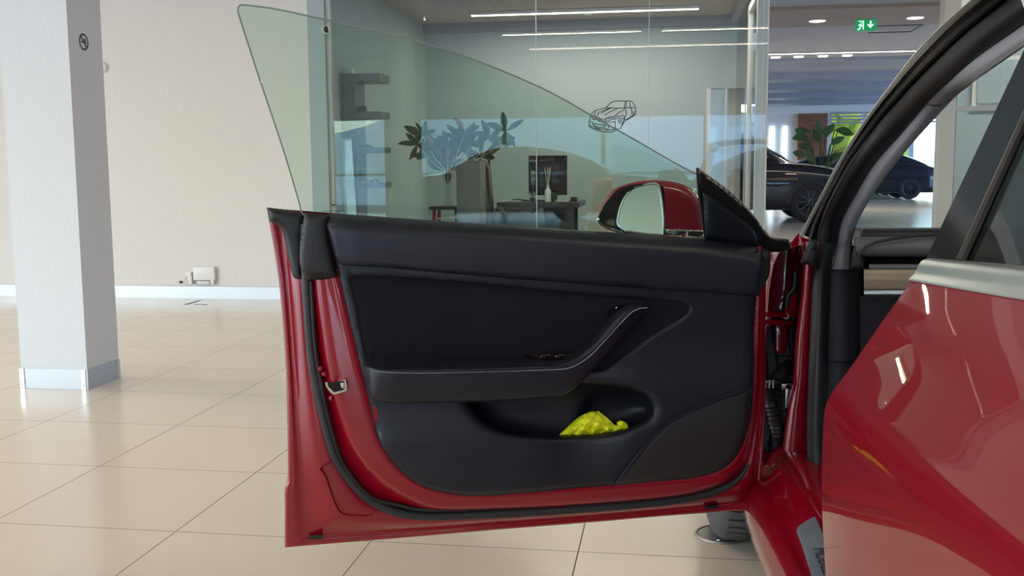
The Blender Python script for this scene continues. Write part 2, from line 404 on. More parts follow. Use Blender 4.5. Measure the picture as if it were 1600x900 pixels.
# floor object carries the tile grid in its own axes
fo = struct('floor', [(-9, -12, 0), (22, -12, 0), (22, 50, 0), (-9, 50, 0), (-9, -12, -.1), (22, -12, -.1), (22, 50, -.1), (-9, 50, -.1)], [(0, 1, 2, 3), (7, 6, 5, 4), (0, 4, 5, 1), (1, 5, 6, 2), (2, 6, 7, 3), (3, 7, 4, 0)], M['floor'], smooth=False)
fo.location = G(-2.045, 2.147); fo.rotation_euler = (0, 0, YAW)
slab('ceiling', -9, 20, -9, 47, ZC, ZC+.15, M['ceil'])
A_pil = a_of(489, 200, BW)
slab('wall_left', -9, A_pil, BW, BW+.25, 0, ZC, M['wall'])
slab('baseboard_back', -9, A_pil, BW-.015, BW, 0, .10, M['skirt'])
slab('wall_pilaster', A_pil, A_off0, BW-.06, BW+.25, 0, ZC, M['office_wall'])
slab('wall_office_side', A_off0-.12, A_off0, BW+.25, BR, 0, ZC, M['office_wall'])
# rear wall of the office with a window at its right end
zwt = z_of(1130, 138, BR); aw0 = a_of(1103, 200, BR); aw1 = a_of(1166, 200, BR)
slab('wall_office_back', A_off0-.12, aw0, BR, BR+.15, 0, ZC, M['office_wall'])
slab('wall_office_lintel', aw0, aw1, BR, BR+.15, zwt, ZC, M['office_wall'])
slab('wall_office_apron', aw0, aw1, BR, BR+.15, 0, .35, M['office_wall'])
wr = slab('window_2', aw0, aw0+.045, BR-.03, BR+.1, .35, zwt, M['frame'])
MB().gbox(aw0, aw1, BR+.03, BR+.04, .35, zwt).obj('window_pane', M['glass_ext'], wr, smooth=False)
MB().gbox(aw0+.2, aw0+.215, BR-.0, BR+.03, .35, zwt).obj('glazing_bar', M['frame'], wr, smooth=False)
slab('ceiling_office', A_off0, A_off1, BW+.02, BR, 2.66, 2.74, M['ceil'])
slab('trim_1', A_off0, A_off1, BR-.06, BR, 2.56, 2.66, M['beam'])
slab('trim_2', A_off1-.10, A_off1-.02, BW+.1, BR-.06, 2.58, 2.66, M['beam'])
slab('wall_hall', A_off1-.1, A_off1+.02, BR+.15, 26, 0, ZC, M['wall'])
# side walls and the glazed facade behind the viewpoint
slab('wall_west', -9.15, -9, 4.5, BW+.25, 0, ZC, M['wall'])
slab('wall_west_header', -9.15, -9, -9, 4.5, 2.45, ZC, M['wall'])
slab('wall_east', 20, 20.15, -9, 47, 0, ZC, M['wall'])
slab('wall_south_header', -9, 5.7, -9.2, -9, 2.30, ZC, M['wall'])
slab('trim_13', -9, 5.7, -8.99, -8.9, 2.28, 2.42, M['frame'])
slab('wall_south', 5.7, 20, -9.2, -9, 0, ZC, M['wall'])
slab('wall_south_base', -9, 5.7, -9.2, -9, 0, .12, M['frame'])
for i in range(6):
    wn = slab('window_%d' % (i+3), -9+i*2.44, -9+i*2.44+.10, -9.15, -9.02, .12, 2.3, M['frame'])
    MB().gbox(-9+i*2.44+.10, -9+i*2.44+2.44, -9.10, -9.09, .12, 2.3).obj('window_pane', M['glass_ext'], wn, smooth=False)
    MB().gbox(-9+i*2.44+.10, -9+i*2.44+2.44, -9.13, -9.04, .9, .96).obj('transom', M['frame'], wn, smooth=False)
# far end of the hall: fascia, panelled pier, windows
BF = 44.
af = lambda px: a_of(px, 220, BF)
zf = lambda py: z_of(1250, py, BF)
slab('wall_far_fascia', A_off1, 20, BF-.1, BF+.3, zf(178), ZC, M['wall'])
slab('wall_far_pier', af(1246), af(1291), BF-.2, BF+.2, 0, zf(178), M['wood_panel'])
slab('wall_far_left', A_off1, af(1192), BF, BF+.2, 0, zf(178), M['wall'])
slab('wall_far_screen', af(1192), af(1246), BF+.05, BF+.15, 0, zf(178), M['frame'])
for i, (x0, x1) in enumerate(((1291, 1345), (1345, 1420), (1420, 1500), (1500, 1600))):
    wn = slab('window_%d' % (i+10), af(x0), af(x0)+.18, BF-.1, BF+.15, 0, zf(178), M['frame'])
    MB().gbox(af(x0)+.18, af(x1), BF, BF+.02, 0, zf(195)).obj('window_pane', M['glass_ext'], wn, smooth=False)
    m = MB()
    for k in range(4): m.gbox(af(x0)+.18, af(x1), BF-.2, BF+.05, zf(195)+.02+k*.13, zf(195)+.08+k*.13)
    m.obj('louvre', M['beam'], wn, smooth=False)
# ceiling beams and soffit of the hall
slab('trim_3', A_off1+.05, 19.9, 18.6, 20.9, ZC-.06, ZC, M['soffit'])
for i, (b0, hh) in enumerate(((27.4, .10), (31.4, .2), (35, .25), (38.2, .3), (41.8, .3))):
    slab('trim_%d' % (i+4), A_off1+.05, 19.9, b0, b0+1.3, ZC-hh, ZC, M['beam'])
# glass front of the office: panes with thin joints
def pane(name, px0, px1, b, z0, z1, root=None):
    a0, a1 = a_of(px0, 200, b), a_of(px1, 200, b)
    return MB().gbox(a0+.002, a1-.002, b, b+.010, z0, z1)
gf = MB().gbox(A_off0, A_off1, BW-.02, BW+.03, 0, .05).gbox(A_off0, A_off1, BW-.02, BW+.03, 2.66, 2.80).gbox(A_off0, A_off0+.03, BW-.02, BW+.03, .05, 2.66).struct('window_1', M['frame'], smooth=False)
for x0, x1 in ((517, 666), (666, 838), (838, 1013), (1013, 1197)):
    pane('pane', x0, x1, BW, .05, 2.66).obj('glass_pane', M['glass_office'], gf, smooth=False)
for x in (838, 1013):
    a = a_of(x, 200, BW); MB().gbox(a-.003, a+.003, BW-.003, BW+.013, .05, 2.66).obj('pane_joint', M['skirt'], gf, smooth=False)
slab('wall_bulkhead', A_off0, A_off1, BW-.02, BW+.1, 2.80, ZC, M['office_wall'])
# right-hand glass side of the office with its door
gs = MB().gbox(A_off1-.03, A_off1+.01, BW+.02, BW+.10, 0, 2.66).struct('window_20', M['frame'], smooth=False)
bd0 = onp(1192, 200, G(A_off1, 0), GA).dot(GB)
d1 = slab('door_1', A_off1-.07, A_off1+.005, BW+.10, BW+.19, 0, 2.42, M['frame'])
MB().gbox(A_off1-.07, A_off1+.005, BW+1.05, BW+1.12, 0, 2.42).gbox(A_off1-.07, A_off1+.005, BW+.19, BW+1.05, 2.36, 2.42).obj('door_frame', M['frame'], d1, smooth=False)
MB().gbox(A_off1-.05, A_off1-.04, BW+.19, BW+1.05, .02, 2.36).obj('door_glass', M['glass_office'], d1, smooth=False)
for z in (1.95, 1.40, .4): MB().gbox(A_off1-.09, A_off1-.06, BW+.15, BW+.23, z, z+.13).obj('hinge', M['alu'], d1, smooth=False)
MB().gbox(A_off1-.03, A_off1-.02, BW+1.12, BR, .02, 2.58).obj('side_pane', M['glass_office'], gs, smooth=False)
# second glass office to the right, seen over the car's dashboard
PB = 10.2
pa0, pa1 = a_of(1467, 250, PB), a_of(1490, 250, PB)
slab('wall_east_post', pa0, pa1, PB, PB+.18, 0, ZC, M['wall'])
slab('wall_east_office_back', a_of(1492, 250, PB+3), pa1+5.5, PB+3, PB+3.1, 0, ZC, M['office_wall'])
slab('trim_12', pa1, pa1+4.5, PB, PB+.12, z_of(1550, 172, PB), z_of(1550, 165, PB), M['frame'])
g2 = slab('window_21', pa1, pa1+4.5, PB, PB+.04, 0, .06, M['frame'])
for i in range(4):
    MB().gbox(pa1+i*.42+.003, pa1+(i+1)*.42-.003, PB+.02, PB+.03, .06, z_of(1550, 40, PB)).obj('glass_pane', M['glass_office'], g2, smooth=False)
# outdoors
struct('ground_outside', [(-160, -160, -.13), (160, -160, -.13), (160, 160, -.13), (-160, 160, -.13)], [(0, 1, 2, 3)], M['concrete'])
def hill(name, cx, cy, rx, ry, hz):
    vs = [(0, 0, hz)]; fs = []; n = 40; R = [.15, .35, .55, .75, .9, 1]
    for r in R:
        for k in range(n):
            t = 2*math.pi*k/n; z = hz*(1-r**1.6)*(1+.25*math.sin(3*t+r*5)+.1*math.sin(9*t)) if r < 1 else -.2
            vs.append((rx*r*math.cos(t), ry*r*math.sin(t), z))
    fs += [(0, 1+k, 1+(k+1) % n) for k in range(n)]
    for i in range(len(R)-1): fs += [(1+i*n+k, 1+(i+1)*n+k, 1+(i+1)*n+(k+1) % n, 1+i*n+(k+1) % n) for k in range(n)]
    o = obj(name, [Vector(v)+Vector((cx, cy, -.1)) for v in vs], fs, M['hill']); tag(o, kind='structure'); return o
hill('hills_north', 10, 190, 70, 30, 9)
hill('hills_south', -30, -150, 90, 30, 14)
def tree(px, b, hgt, label):
    p = atB(px, 230, b); p.z = -.1; root = empty('tree', p, label, 'tree', 'trees beyond the far windows')
    MB().tube([p, p+Vector((.1, 0, hgt*.35)), p+Vector((0, .1, hgt*.6))], [.16, .12, .07], 8).obj('trunk', M['bark'], root)
    m = MB()
    for k in range(26):
        c = p+Vector((random.gauss(0, hgt*.22), random.gauss(0, hgt*.2), hgt*(.28+.6*random.random()))); r = hgt*random.uniform(.11, .2)
        bm = bmesh.new(); bmesh.ops.create_icosphere(bm, subdivisions=2, radius=r)
        for v in bm.verts: v.co *= 1+random.uniform(-.16, .16)
        bm.verts.index_update(); m.add([c+v.co for v in bm.verts], [[v.index for v in f.verts] for f in bm.faces]); bm.free()
    m.obj('foliage', M['tree'], root)
tree(1304, 60, 6.5, 'yellow-green tree outside the far window nearest the wood panel')
tree(1340, 68, 6.0, 'yellow-green tree outside the far windows, right of the red post')
# ================================================================== CEILING LAMPS
def led(x0, y0, x1, y1, z, label, power=0, b=None, group='linear ceiling lamps'):
    """linear lamp along the room's cross direction between two image points on the plane z"""
    p, q = atZ(x0, y0, z), atZ(x1, y1, z); b = (p.dot(GB)+q.dot(GB))/2; a0, a1 = p.dot(GA), q.dot(GA)
    return ledab(a0, a1, b, z, label, power, group)
def ledab(a0, a1, b, z, label, power, group='linear ceiling lamps'):
    r = empty('linear_lamp', G((a0+a1)/2, b, z-.03), label, 'lamp', group)
    MB().gbox(a0, a1, b-.028, b+.028, z-.035, z-.004).obj('lamp_body', M['white'], r, smooth=False)
    MB().gbox(a0+.01, a1-.01, b-.021, b+.021, z-.042, z-.034).obj('diffuser', M['led'], r, smooth=False)
    if power:
        l = area('lamp_light', (0, 0, -.03), abs(a1-a0)-.02, .06, power, WARM); l.parent = r; l.rotation_euler = (0, 0, YAW)
    return r
led(735, 19, 1093, 8, 2.66, 'long warm linear lamp on the office ceiling behind the glass', 26)
ledab(-1.2, .6, 8.75, 2.66, 'unseen warm lamp added near the front glass to brighten the office', 20)  # second office lamp, added above the view to lift the interior
led(1200, 83, 1437, 77, ZC, 'long warm linear lamp across the hall ceiling, beyond the exit sign', 120)
for k, (x0, y0) in enumerate(((1205, 89), (1241, 88), (1279, 87), (1317, 86))):
    p = atZ(x0, y0, ZC); q = atZ(x0+14, y0-.5, ZC)
    MB().gbox(p.dot(GA), q.dot(GA), p.dot(GB)-.08, p.dot(GB)+.08, ZC-.03, ZC-.002).top('spot_lamp', M['spot'], 'small square lamp in the ceiling row of four, %s' % ['nearest the office glass', 'second from the office glass', 'third from the office glass', 'nearest the car'][k], 'lamp', 'small lamps in a row', smooth=False)
for k, (b, a0, a1) in enumerate(((-4.8, -3.4, -.6), (-4.8, -.2, 3.2), (-7.4, -3.2, 3.2), (1.2, -6.5, -1.5), (1.2, 1.0, 6.0), (4.8, -7.5, -2.5), (5.4, 2.5, 8), (13.5, 2, 9))):
    ledab(a0, a1, b, ZC, 'warm linear lamp on the showroom ceiling, %s' % ['behind left', 'behind right', 'far behind', 'over the car nose left', 'over the car roof', 'before the plain wall', 'before the second office', 'added to brighten the hall beyond the offices'][k], 46)  # the hall one is an added lamp, out of view
for x, y, s in ((1277, 33, 'left of the exit sign'), (1430, 28, 'right of the exit sign')):
    p = atZ(x, y, ZC-.06); MB().lathe(p, [(0, -.012), (.10, -.012), (.14, -.008), (.15, 0)], 24).top('downlight', M['spot'], 'round recessed downlight %s' % s, 'lamp', 'round downlights')
p = atZ(918, 16, 2.66); MB().lathe(p, [(0, -.045), (.035, -.045), (.045, -.03), (.06, -.012), (.062, 0)], 20).top('smoke_detector', M['white'], 'white round smoke detector on the office ceiling', 'smoke detector')
c = atZ(725, 1, 2.66); MB().gbox(c.dot(GA)-.32, c.dot(GA)+.32, c.dot(GB)-.3, c.dot(GB)+.3, 2.648, 2.66).gbox(c.dot(GA)-.26, c.dot(GA)+.26, c.dot(GB)-.24, c.dot(GB)+.24, 2.64, 2.65).top('ceiling_vent', M['beam'], 'square vent panel in the office ceiling', 'vent', smooth=False)
p0, p1 = atZ(1372, 40, ZC-.06), atZ(1440, 40, ZC-.06); bb = p0.dot(GB)
MB().gbox(p0.dot(GA), p1.dot(GA), bb, bb+.05, ZC-.075, ZC-.06).gbox(p0.dot(GA), p1.dot(GA), bb+1., bb+1.05, ZC-.075, ZC-.06).gbox(p1.dot(GA)-.04, p1.dot(GA), bb, bb+1., ZC-.075, ZC-.06).top('ceiling_hatch', M['dark'], 'thin dark outline of an access hatch right of the exit sign', 'hatch', smooth=False)
ledab(pa1+.4, pa1+3, PB+1.5, ZC, 'warm ceiling lamp added to brighten the second glass office', 90)  # added lamp, out of view, raising the light in this office
# exit sign
ES = 20.
c0 = atB(1337, 31, ES); c1 = atB(1369.5, 47.5, ES); za, zb = c1.z, c0.z; ea, eb = c0.dot(GA), c1.dot(GA)
sg = empty('exit_sign', G((ea+eb)/2, ES, za), 'green exit sign with running figure and down arrow under the hall ceiling', 'sign')
MB().gbox(ea, eb, ES, ES+.05, za, zb).obj('sign_box', M['sign'], sg, smooth=False)
for q in (ea+.05, eb-.06): MB().gbox(q, q+.01, ES+.02, ES+.03, zb, ZC-.06).obj('hanger', M['white'], sg, smooth=False)
W_, H_ = eb-ea, zb-za
def sp_(u, v): return G(ea+u*W_, ES-.004, za+v*H_)
m = MB()
m.prism([sp_(*q) for q in ((.13, .90), (.40, .90), (.40, .12), (.34, .12), (.34, .82), (.13, .82))], GB*.004)          # doorway
m.prism([sp_(*q) for q in ((.08, .08), (.22, .08), (.25, .30), (.18, .34), (.15, .18), (.08, .16))], GB*.004)
m.prism([sp_(*q) for q in ((.20, .62), (.30, .60), (.33, .40), (.25, .34), (.17, .44))], GB*.004)
m.prism([sp_(*q) for q in ((.24, .78), (.29, .78), (.30, .68), (.24, .66))], GB*.004)
m.prism([sp_(*q) for q in ((.13, .55), (.20, .60), (.19, .52), (.14, .48))], GB*.004)
m.prism([sp_(*q) for q in ((.67, .88), (.75, .88), (.75, .50), (.84, .62), (.87, .54), (.71, .20), (.55, .54), (.58, .62), (.67, .50))], GB*.004)  # arrow
m.obj('pictogram', M['signw'], sg, smooth=False)

# ================================================================== COLUMN
ca0, ca1, cb0, cb1 = -3.177, -2.822, 4.557, 4.85
col = empty('column', G((ca0+ca1)/2, (cb0+cb1)/2, 0), 'white square column with a metal skirting standing on the tiles', 'column')
MB().gbox(ca0, ca1, cb0, cb1, 0, ZC).obj('shaft', M['column'], col, smooth=False)
MB().gbox(ca0-.004, ca1+.004, cb0-.004, cb1+.004, 0, .10).obj('skirting', M['skirt'], col, smooth=False)
m = MB()
for a in (ca0+.008, ca1-.018): m.gbox(a-.012, a+.012, cb0-.008, cb0-.004, 0, .101)
m.gbox(ca1+.004, ca1+.007, cb1-.03, cb1, 0, .101)
m.obj('corner_piece', M['alu'], col, smooth=False)
m = MB()
for a in (ca0+.008, ca1-.018):
    for z in (.022, .078): m.lathe(G(a, cb0-.008, z), [(0, .003), (.004, .002), (.005, 0)], 10, -GB, GA)
m.obj('screw', M['skirt'], col)
# prohibition sign on the side face
def ribbon(m, pts, w_, U, V, N, O, th=.001, closed=False):
    """flat strip along 2-D points in plane (O,U,V), lifted along N"""
    P = [Vector(p[:2]) for p in pts]; n = len(P); L = []; R = []
    for i in range(n):
        a = P[i-1] if (closed or i) else P[i]; b = P[(i+1) % n] if (closed or i < n-1) else P[i]
        t = (b-a).normalized(); nn = Vector((-t.y, t.x))*w_/2; L.append(P[i]+nn); R.append(P[i]-nn)
    X = lambda q, h: O+U*q.x+V*q.y+N*h
    vs = [X(q, th) for q in L]+[X(q, th) for q in R]
    k = n if closed else n-1
    m.add(vs, [(i, (i+1) % n, n+(i+1) % n, n+i) for i in range(k)])
sc_ = onp(130.5, 65.5, G(ca1, 0), GA); nz_ = GA; m = MB(); R0 = .036
ring = [(R0*math.cos(2*math.pi*k/28), R0*math.sin(2*math.pi*k/28)) for k in range(28)]
ribbon(m, ring, .008, GB, Vector((0, 0, 1)), nz_, sc_+GA*.001, closed=True)
ribbon(m, [(-.025, .026), (.025, -.026)], .008, GB, Vector((0, 0, 1)), nz_, sc_+GA*.001)
ribbon(m, [(-.027, -.001), (.020, -.004)], .006, GB, Vector((0, 0, 1)), nz_, sc_+GA*.0012)
ribbon(m, [(.004, .000), (.006, .015), (.013, .016), (.016, .006), (.018, -.004)], .006, GB, Vector((0, 0, 1)), nz_, sc_+GA*.0012)
m.top('prohibition_sign', M['ink'], 'small round black prohibition pictogram high on the column side', 'sign', smooth=False)
# wall fittings
p = atB(320, 427, BW-.02); r = empty('socket_box', G(p.dot(GA), BW-.02, p.z-.05), 'white cable trunking box low on the plain wall', 'socket')
MB().box(p, (.19, .05, .115), GA, GB, bev=.008).obj('box_body', M['white'], r)
MB().box(p+Vector((0, 0, -.078))-GA*.01, (.11, .03, .03), GA, GB, bev=.004).obj('socket_strip', M['frame'], r)
MB().box(p+Vector((0, 0, -.075))+GA*.07, (.03, .04, .035), GA, GB, bev=.004).obj('plug', M['white'], r)
p = atB(298, 432, BW-.03); r = empty('power_adapter', p-Vector((0, 0, .06)), 'small white plug adapter with loose cable left of the socket box', 'adapter')
MB().box(p+Vector((0, 0, .02))-GA*.01, (.05, .05, .04), GA, GB, bev=.006).box(p+Vector((0, 0, -.03)), (.035, .04, .07), GA, GB, bev=.006).obj('adapter_body', M['white'], r)
q = atZ(280, 447, .05); MB().tube([p-GA*.02+Vector((0, 0, .02)), p-GA*.06+Vector((0, 0, -.03))-GB*.02, p-GA*.09+Vector((0, 0, -.06))-GB*.02, p-GA*.08+Vector((0, 0, -.075))-GB*.01], .004, 6).obj('cable', M['white'], r)
MB().box(p-GA*.078+Vector((0, 0, -.045))-GB*.02, (.025, .02, .02), GA, GB, bev=.003).obj('connector', M['ink'], r)
p = atB(161, 105, BW-.01); MB().lathe(G(p.dot(GA)-.0, BW, p.z), [(0, .03), (.03, .028), (.043, .015), (.045, 0)], 24, -GB, GA).top('alarm_sounder', M['wall'], 'round beige wall fitting half hidden behind the column', 'wall fitting')
a, b = atZ(287, 476, 0), atZ(309, 469.5, 0); m = MB().prism([a+Vector((0, 0, .001)), a+GA*.03+Vector((0, 0, .001)), b+GA*.03+Vector((0, 0, .001)), b+Vector((0, 0, .001))], Vector((0, 0, .001)))
a, b = atZ(303, 475.8, 0), atZ(322, 476.3, 0); m.prism([a, b, b+GB*.03, a+GB*.03], Vector((0, 0, .002)))
m.top('floor_outlet', M['dark'], 'thin dark outline of a floor outlet near the plain wall', 'floor outlet', smooth=False)
# cylinder camera on pilaster
p = atB(510, 45, BW-.12); r = empty('security_camera', G(p.dot(GA), BW-.06, p.z-.03), 'small white security camera on the pilaster by the office glass', 'camera')
MB().tube([p-GB*.0-GA*.03+GB*.05, p+GA*.01-GB*.03+Vector((0, 0, -.01))], [.028, .034], 16).obj('camera_body', M['white'], r)
MB().tube([p-GA*.03+GB*.05, G(p.dot(GA)-.03, BW-.06, p.z)], .02, 10).obj('bracket', M['white'], r)
e = p+GA*.011-GB*.032+Vector((0, 0, -.01)); MB().tube([e, e+(GA*.04-GB*.03).normalized()*.004], .026, 14).obj('lens', M['ink'], r)

# ================================================================== OFFICE INTERIOR
# shelf tower on the left wall
sa = A_off0+.02
def zb_(py, b, a): d = onp(550, py, G(a, 0), GA); return d.z
SB0, SB1 = 8.9, 10.4
def sA(px, py): return onp(px, py, G(A_off0+.15, 0), GA)
q0, q1 = sA(532, 200), sA(598, 200)
tw = empty('shelf_unit', G(A_off0+.2, 8.45, 0), 'tall dark grey shelf tower with four shelves inside the office', 'shelf')
tb = 8.32
ta0, ta1 = a_of(532, 250, tb), a_of(556, 250, tb); ta2 = a_of(596, 250, tb)
MB().gbox(ta0, ta1, tb+.02, tb+.30, 0, z_of(560, 118, tb)).obj('upright', M['shelf'], tw, smooth=False)
SHZ = []
for y0, y1 in ((114, 127), (174, 184), (230, 239), (285, 294)):
    z1, z0 = z_of(590, y0, tb), z_of(590, y1, tb); SHZ.append(z1)
    MB().gbox(ta0-.0, ta2, tb, tb+.30, z0, z1).obj('shelf_board', M['shelf'], tw, smooth=False)
def item(name, px0, px1, si, hgt, mat, label, cat):
    a0, a1 = a_of(px0, 250, tb+.1), a_of(px1, 250, tb+.1); z = SHZ[si]
    MB().gbox(a0, a1, tb+.06, tb+.13, z+.001, z+hgt, bev=.004).top(name, mat, label, cat)
item('trophy_box', 546, 556, 0, .05, M['white'], 'small pale box on the top shelf of the tower', 'box')
item('trophy_box', 562, 574, 1, .05, M['ink'], 'small dark box on the second shelf of the tower', 'box')
item('greeting_card', 562, 566, 3, .10, M['liner'], 'upright blue-grey card on the lowest shelf of the tower', 'card')
item('flat_box', 567, 574, 3, .022, M['redpaint'], 'flat red box on the lowest shelf of the tower', 'box')
def toycar(px0, px1, si, mat, label, group=None):
    a0, a1 = a_of(px0, 250, tb+.1), a_of(px1, 250, tb+.1); L = a1-a0; z = SHZ[si]; r = empty('model_car', G((a0+a1)/2, tb+.12, z), label, 'model car', group)
    pts = [(0, .25), (.02, .5), (.25, .55), (.38, .95), (.68, .95), (.82, .58), (1, .5), (1, .22)]
    MB().prism([G(a0+u*L, tb+.08, z+v*L*.36) for u, v in pts], GB*L*.42).obj('car_body', mat, r, smooth=False)
    for u in (.2, .8):
        MB().tube([G(a0+u*L, tb+.075, z+L*.09), G(a0+u*L, tb+.085+L*.42, z+L*.09)], L*.09, 12).obj('wheel', M['ink'], r)
toycar(557, 568, 2, M['rim'], 'small dark model car on the third shelf of the tower, left one')
toycar(569, 582, 2, M['rim'], 'small dark model car on the third shelf of the tower, right one')
toycar(577, 593, 3, M['navy'], 'navy model car on the lowest shelf of the tower')
# leaning framed mirror
lb = 8.18
fr = [atB(534, 219, lb), atB(549, 218, lb), atB(556, 325, lb-.05), atB(541, 327, lb-.05)]
r = empty('leaning_mirror', G(a_of(545, 300, lb), lb, 0), 'tall wood-edged mirror leaning in front of the shelf tower', 'mirror')
dn = Vector((fr[2]-fr[1])).normalized(); k = fr[2].z/(-dn.z)
bot1, bot2 = fr[2]+dn*k, fr[3]+dn*(fr[3].z/(-dn.z))
MB().prism([fr[0], fr[1], bot1, bot2], GB*.015).obj('glass_face', M['mirror'], r, smooth=False)
MB().tube([fr[0]-GA*.005, bot2-GA*.005], .012, 6).tube([fr[0], fr[1]], .008, 6).obj('mirror_frame', M['beige'], r)
# desk
DB = 9.45
dz = .75
a0, a1 = a_of(776, 320, DB), a_of(905, 320, DB)
desk = empty('desk', G((a0+a1)/2, DB+.4, 0), 'long dark wooden office desk behind the glass', 'desk')
MB().gbox(a0, a1, DB, DB+.75, dz-.05, dz, bev=.005).obj('desktop', M['dark'], desk)
for a in (a0+.12, a1-.1):
    for b in (DB+.08, DB+.62): MB().gbox(a-.03, a+.03, b, b+.06, 0, dz-.05).obj('leg', M['dark'], desk, smooth=False)
MB().gbox(a0+.1, a1-.1, DB+.5, DB+.52, .3, dz-.05).obj('modesty_panel', M['dark'], desk, smooth=False)
def onD(px, b=DB+.3): return G(a_of(px, 320, b), b, dz)
# monitor
mb = DB+.28; z0, z1 = z_of(850, 305, mb), z_of(850, 243, mb); a0, a1 = a_of(826, 300, mb), a_of(886, 300, mb)
r = empty('monitor', G((a0+a1)/2, mb, dz), 'black computer monitor standing on the dark desk', 'monitor')
MB().gbox(a0, a1, mb, mb+.03, z0, z1, bev=.004).obj('screen', M['screen'], r)
MB().gbox((a0+a1)/2-.03, (a0+a1)/2+.03, mb+.03, mb+.06, dz, z0+.1).gbox((a0+a1)/2-.11, (a0+a1)/2+.11, mb-.02, mb+.14, dz, dz+.012).obj('stand', M['satin'], r, smooth=False)
# reed diffuser
p = onD(856, DB+.12); r = empty('reed_diffuser', p, 'white bottle reed diffuser with pale sticks on the desk before the monitor', 'diffuser')
MB().lathe(p, [(0, 0), (.028, 0), (.030, .01), (.029, .10), (.022, .118), (.013, .128), (.014, .15), (.017, .155), (.012, .157), (0, .157)], 20).obj('bottle', M['white'], r)
for k in range(8):
    t = k*.8; d = Vector((math.cos(t)*.035+random.uniform(-.01, .01), math.sin(t)*.035, .19)); MB().tube([p+Vector((0, 0, .10)), p+Vector((0, 0, .13))+d], .0022, 5).obj('reed', M['beige'], r)
# small potted plant beside the diffuser
p = onD(832, DB+.14); r = empty('succulent', p, 'small pale plant in a pot left of the reed diffuser', 'plant')
MB().lathe(p, [(0, 0), (.022, 0), (.028, .04), (.022, .04), (0, .035)], 14).obj('pot', M['leaf'], r)
m = MB()
for k in range(12):
    t = k*2.4; d = Vector((math.cos(t), math.sin(t), .9+.5*random.random()))*random.uniform(.045, .06); s = Vector((-math.sin(t), math.cos(t), 0))*.008; q = p+Vector((0, 0, .035))
    m.add([q-s*.5, q+s*.5, q+d*.6+s, q+d, q+d*.6-s], [(0, 1, 2, 3, 4)])
m.obj('leaves', pm('pale_leaf', (.30, .40, .42), .6), r)
p = onD(864, DB+.22); MB().lathe(p, [(0, 0), (.035, 0), (.045, .05), (.04, .08), (.03, .085), (0, .08)], 16).top('small_vase', M['leaf'], 'low olive vase between the monitor and the diffuser', 'vase')
p = onD(798, DB+.15); m = MB()
for k in range(3): m.box(p+Vector((.01*k, 0, .004+.006*k)), (.19-.02*k, .24, .004), (GA+GB*.1*k).normalized(), (GB-GA*.1*k).normalized())
m.top('paper_stack', M['white'], 'white open papers on the left half of the desk', 'papers', smooth=False)
p = onD(812, DB+.12); MB().tube([p+GA*-.08+Vector((0, 0, .02)), p+Vector((0, 0, .022)), p+GA*.09+Vector((0, 0, .012))], [.006, .010, .006], 8).top('desk_cable', M['ink'], 'black cable lying on the desk left of the monitor', 'cable')
p = onD(879, DB+.16); MB().box(p+Vector((0, 0, .006)), (.13, .10, .012), GA, GB, bev=.002).top('notepad', M['beige'], 'beige notepad on the desk right of the diffuser', 'notepad')
p = onD(897, DB+.2); MB().box(p+Vector((0, 0, .022)), (.065, .07, .044), GA, GB, bev=.006).top('desk_box', M['ink'], 'small black box at the right end of the desk', 'box')
# big leafy plant in a vase on a stool
pb = 9.75; pv = atB(700, 300, pb); sz = z_of(700, 322, pb)
r = empty('side_table', G(pv.dot(GA), pb, 0), 'small dark table carrying the glass vase at the left of the office', 'table')
MB().gbox(pv.dot(GA)-.16, pv.dot(GA)+.14, pb-.14, pb+.16, sz-.03, sz).obj('table_top', M['dark'], r, smooth=False)
for sa_ in (-.13, .11):
    for sb_ in (-.11, .13): MB().tube([G(pv.dot(GA)+sa_, pb+sb_, 0), G(pv.dot(GA)+sa_*.9, pb+sb_*.9, sz-.03)], .018, 8).obj('leg', M['redpaint'] if sa_ < 0 else M['dark'], r)
vc = G(pv.dot(GA), pb, sz); r = empty('leafy_plant', vc, 'large leafy plant with a few rust leaves in a tall glass vase', 'plant')
MB().lathe(vc, [(0, 0), (.05, 0), (.045, .02), (.028, .12), (.035, .25), (.055, .31)], 20).obj('vase', M['glass_office'], r)
def leaf(m, base, tip, w_, up):
    ax = tip-base; L = ax.length; ax.normalize(); s = ax.cross(up).normalized(); n = s.cross(ax)
    prof = [(0, .05), (.2, .55), (.45, 1), (.7, .85), (.9, .4), (1, .02)]; vs = []; fs = []
    for u, ww in prof:
        c_ = base+ax*L*u + n*(-.25*L*(u-.4)**2)
        vs += [c_-s*w_*ww+n*.012*ww, c_-n*.004, c_+s*w_*ww+n*.012*ww]
    for i in range(len(prof)-1): fs += [(3*i, 3*i+1, 3*i+4, 3*i+3), (3*i+1, 3*i+2, 3*i+5, 3*i+4)]
    m.add(vs, fs)
stems = []
for (x, y, n) in ((660, 212, 7), (678, 232, 6), (700, 225, 7), (722, 218, 7), (736, 228, 7), (765, 215, 6), (782, 225, 6), (700, 262, 9), (668, 240, 7), (752, 245, 6), (690, 248, 7), (712, 236, 7), (727, 205, 5), (652, 226, 6), (790, 205, 5)):
    c_ = atB(x, y, pb+random.uniform(-.15, .15)); stems.append((c_, n))
ms = MB()
for c_, n in stems: ms.tube([vc+Vector((0, 0, .05)), vc+Vector((0, 0, .32)), (vc+c_)*.5+Vector((0, 0, .12)), c_], .003, 6)
ms.obj('stems', M['beige'], r)
mg, mr_ = MB(), MB(); idx = 0
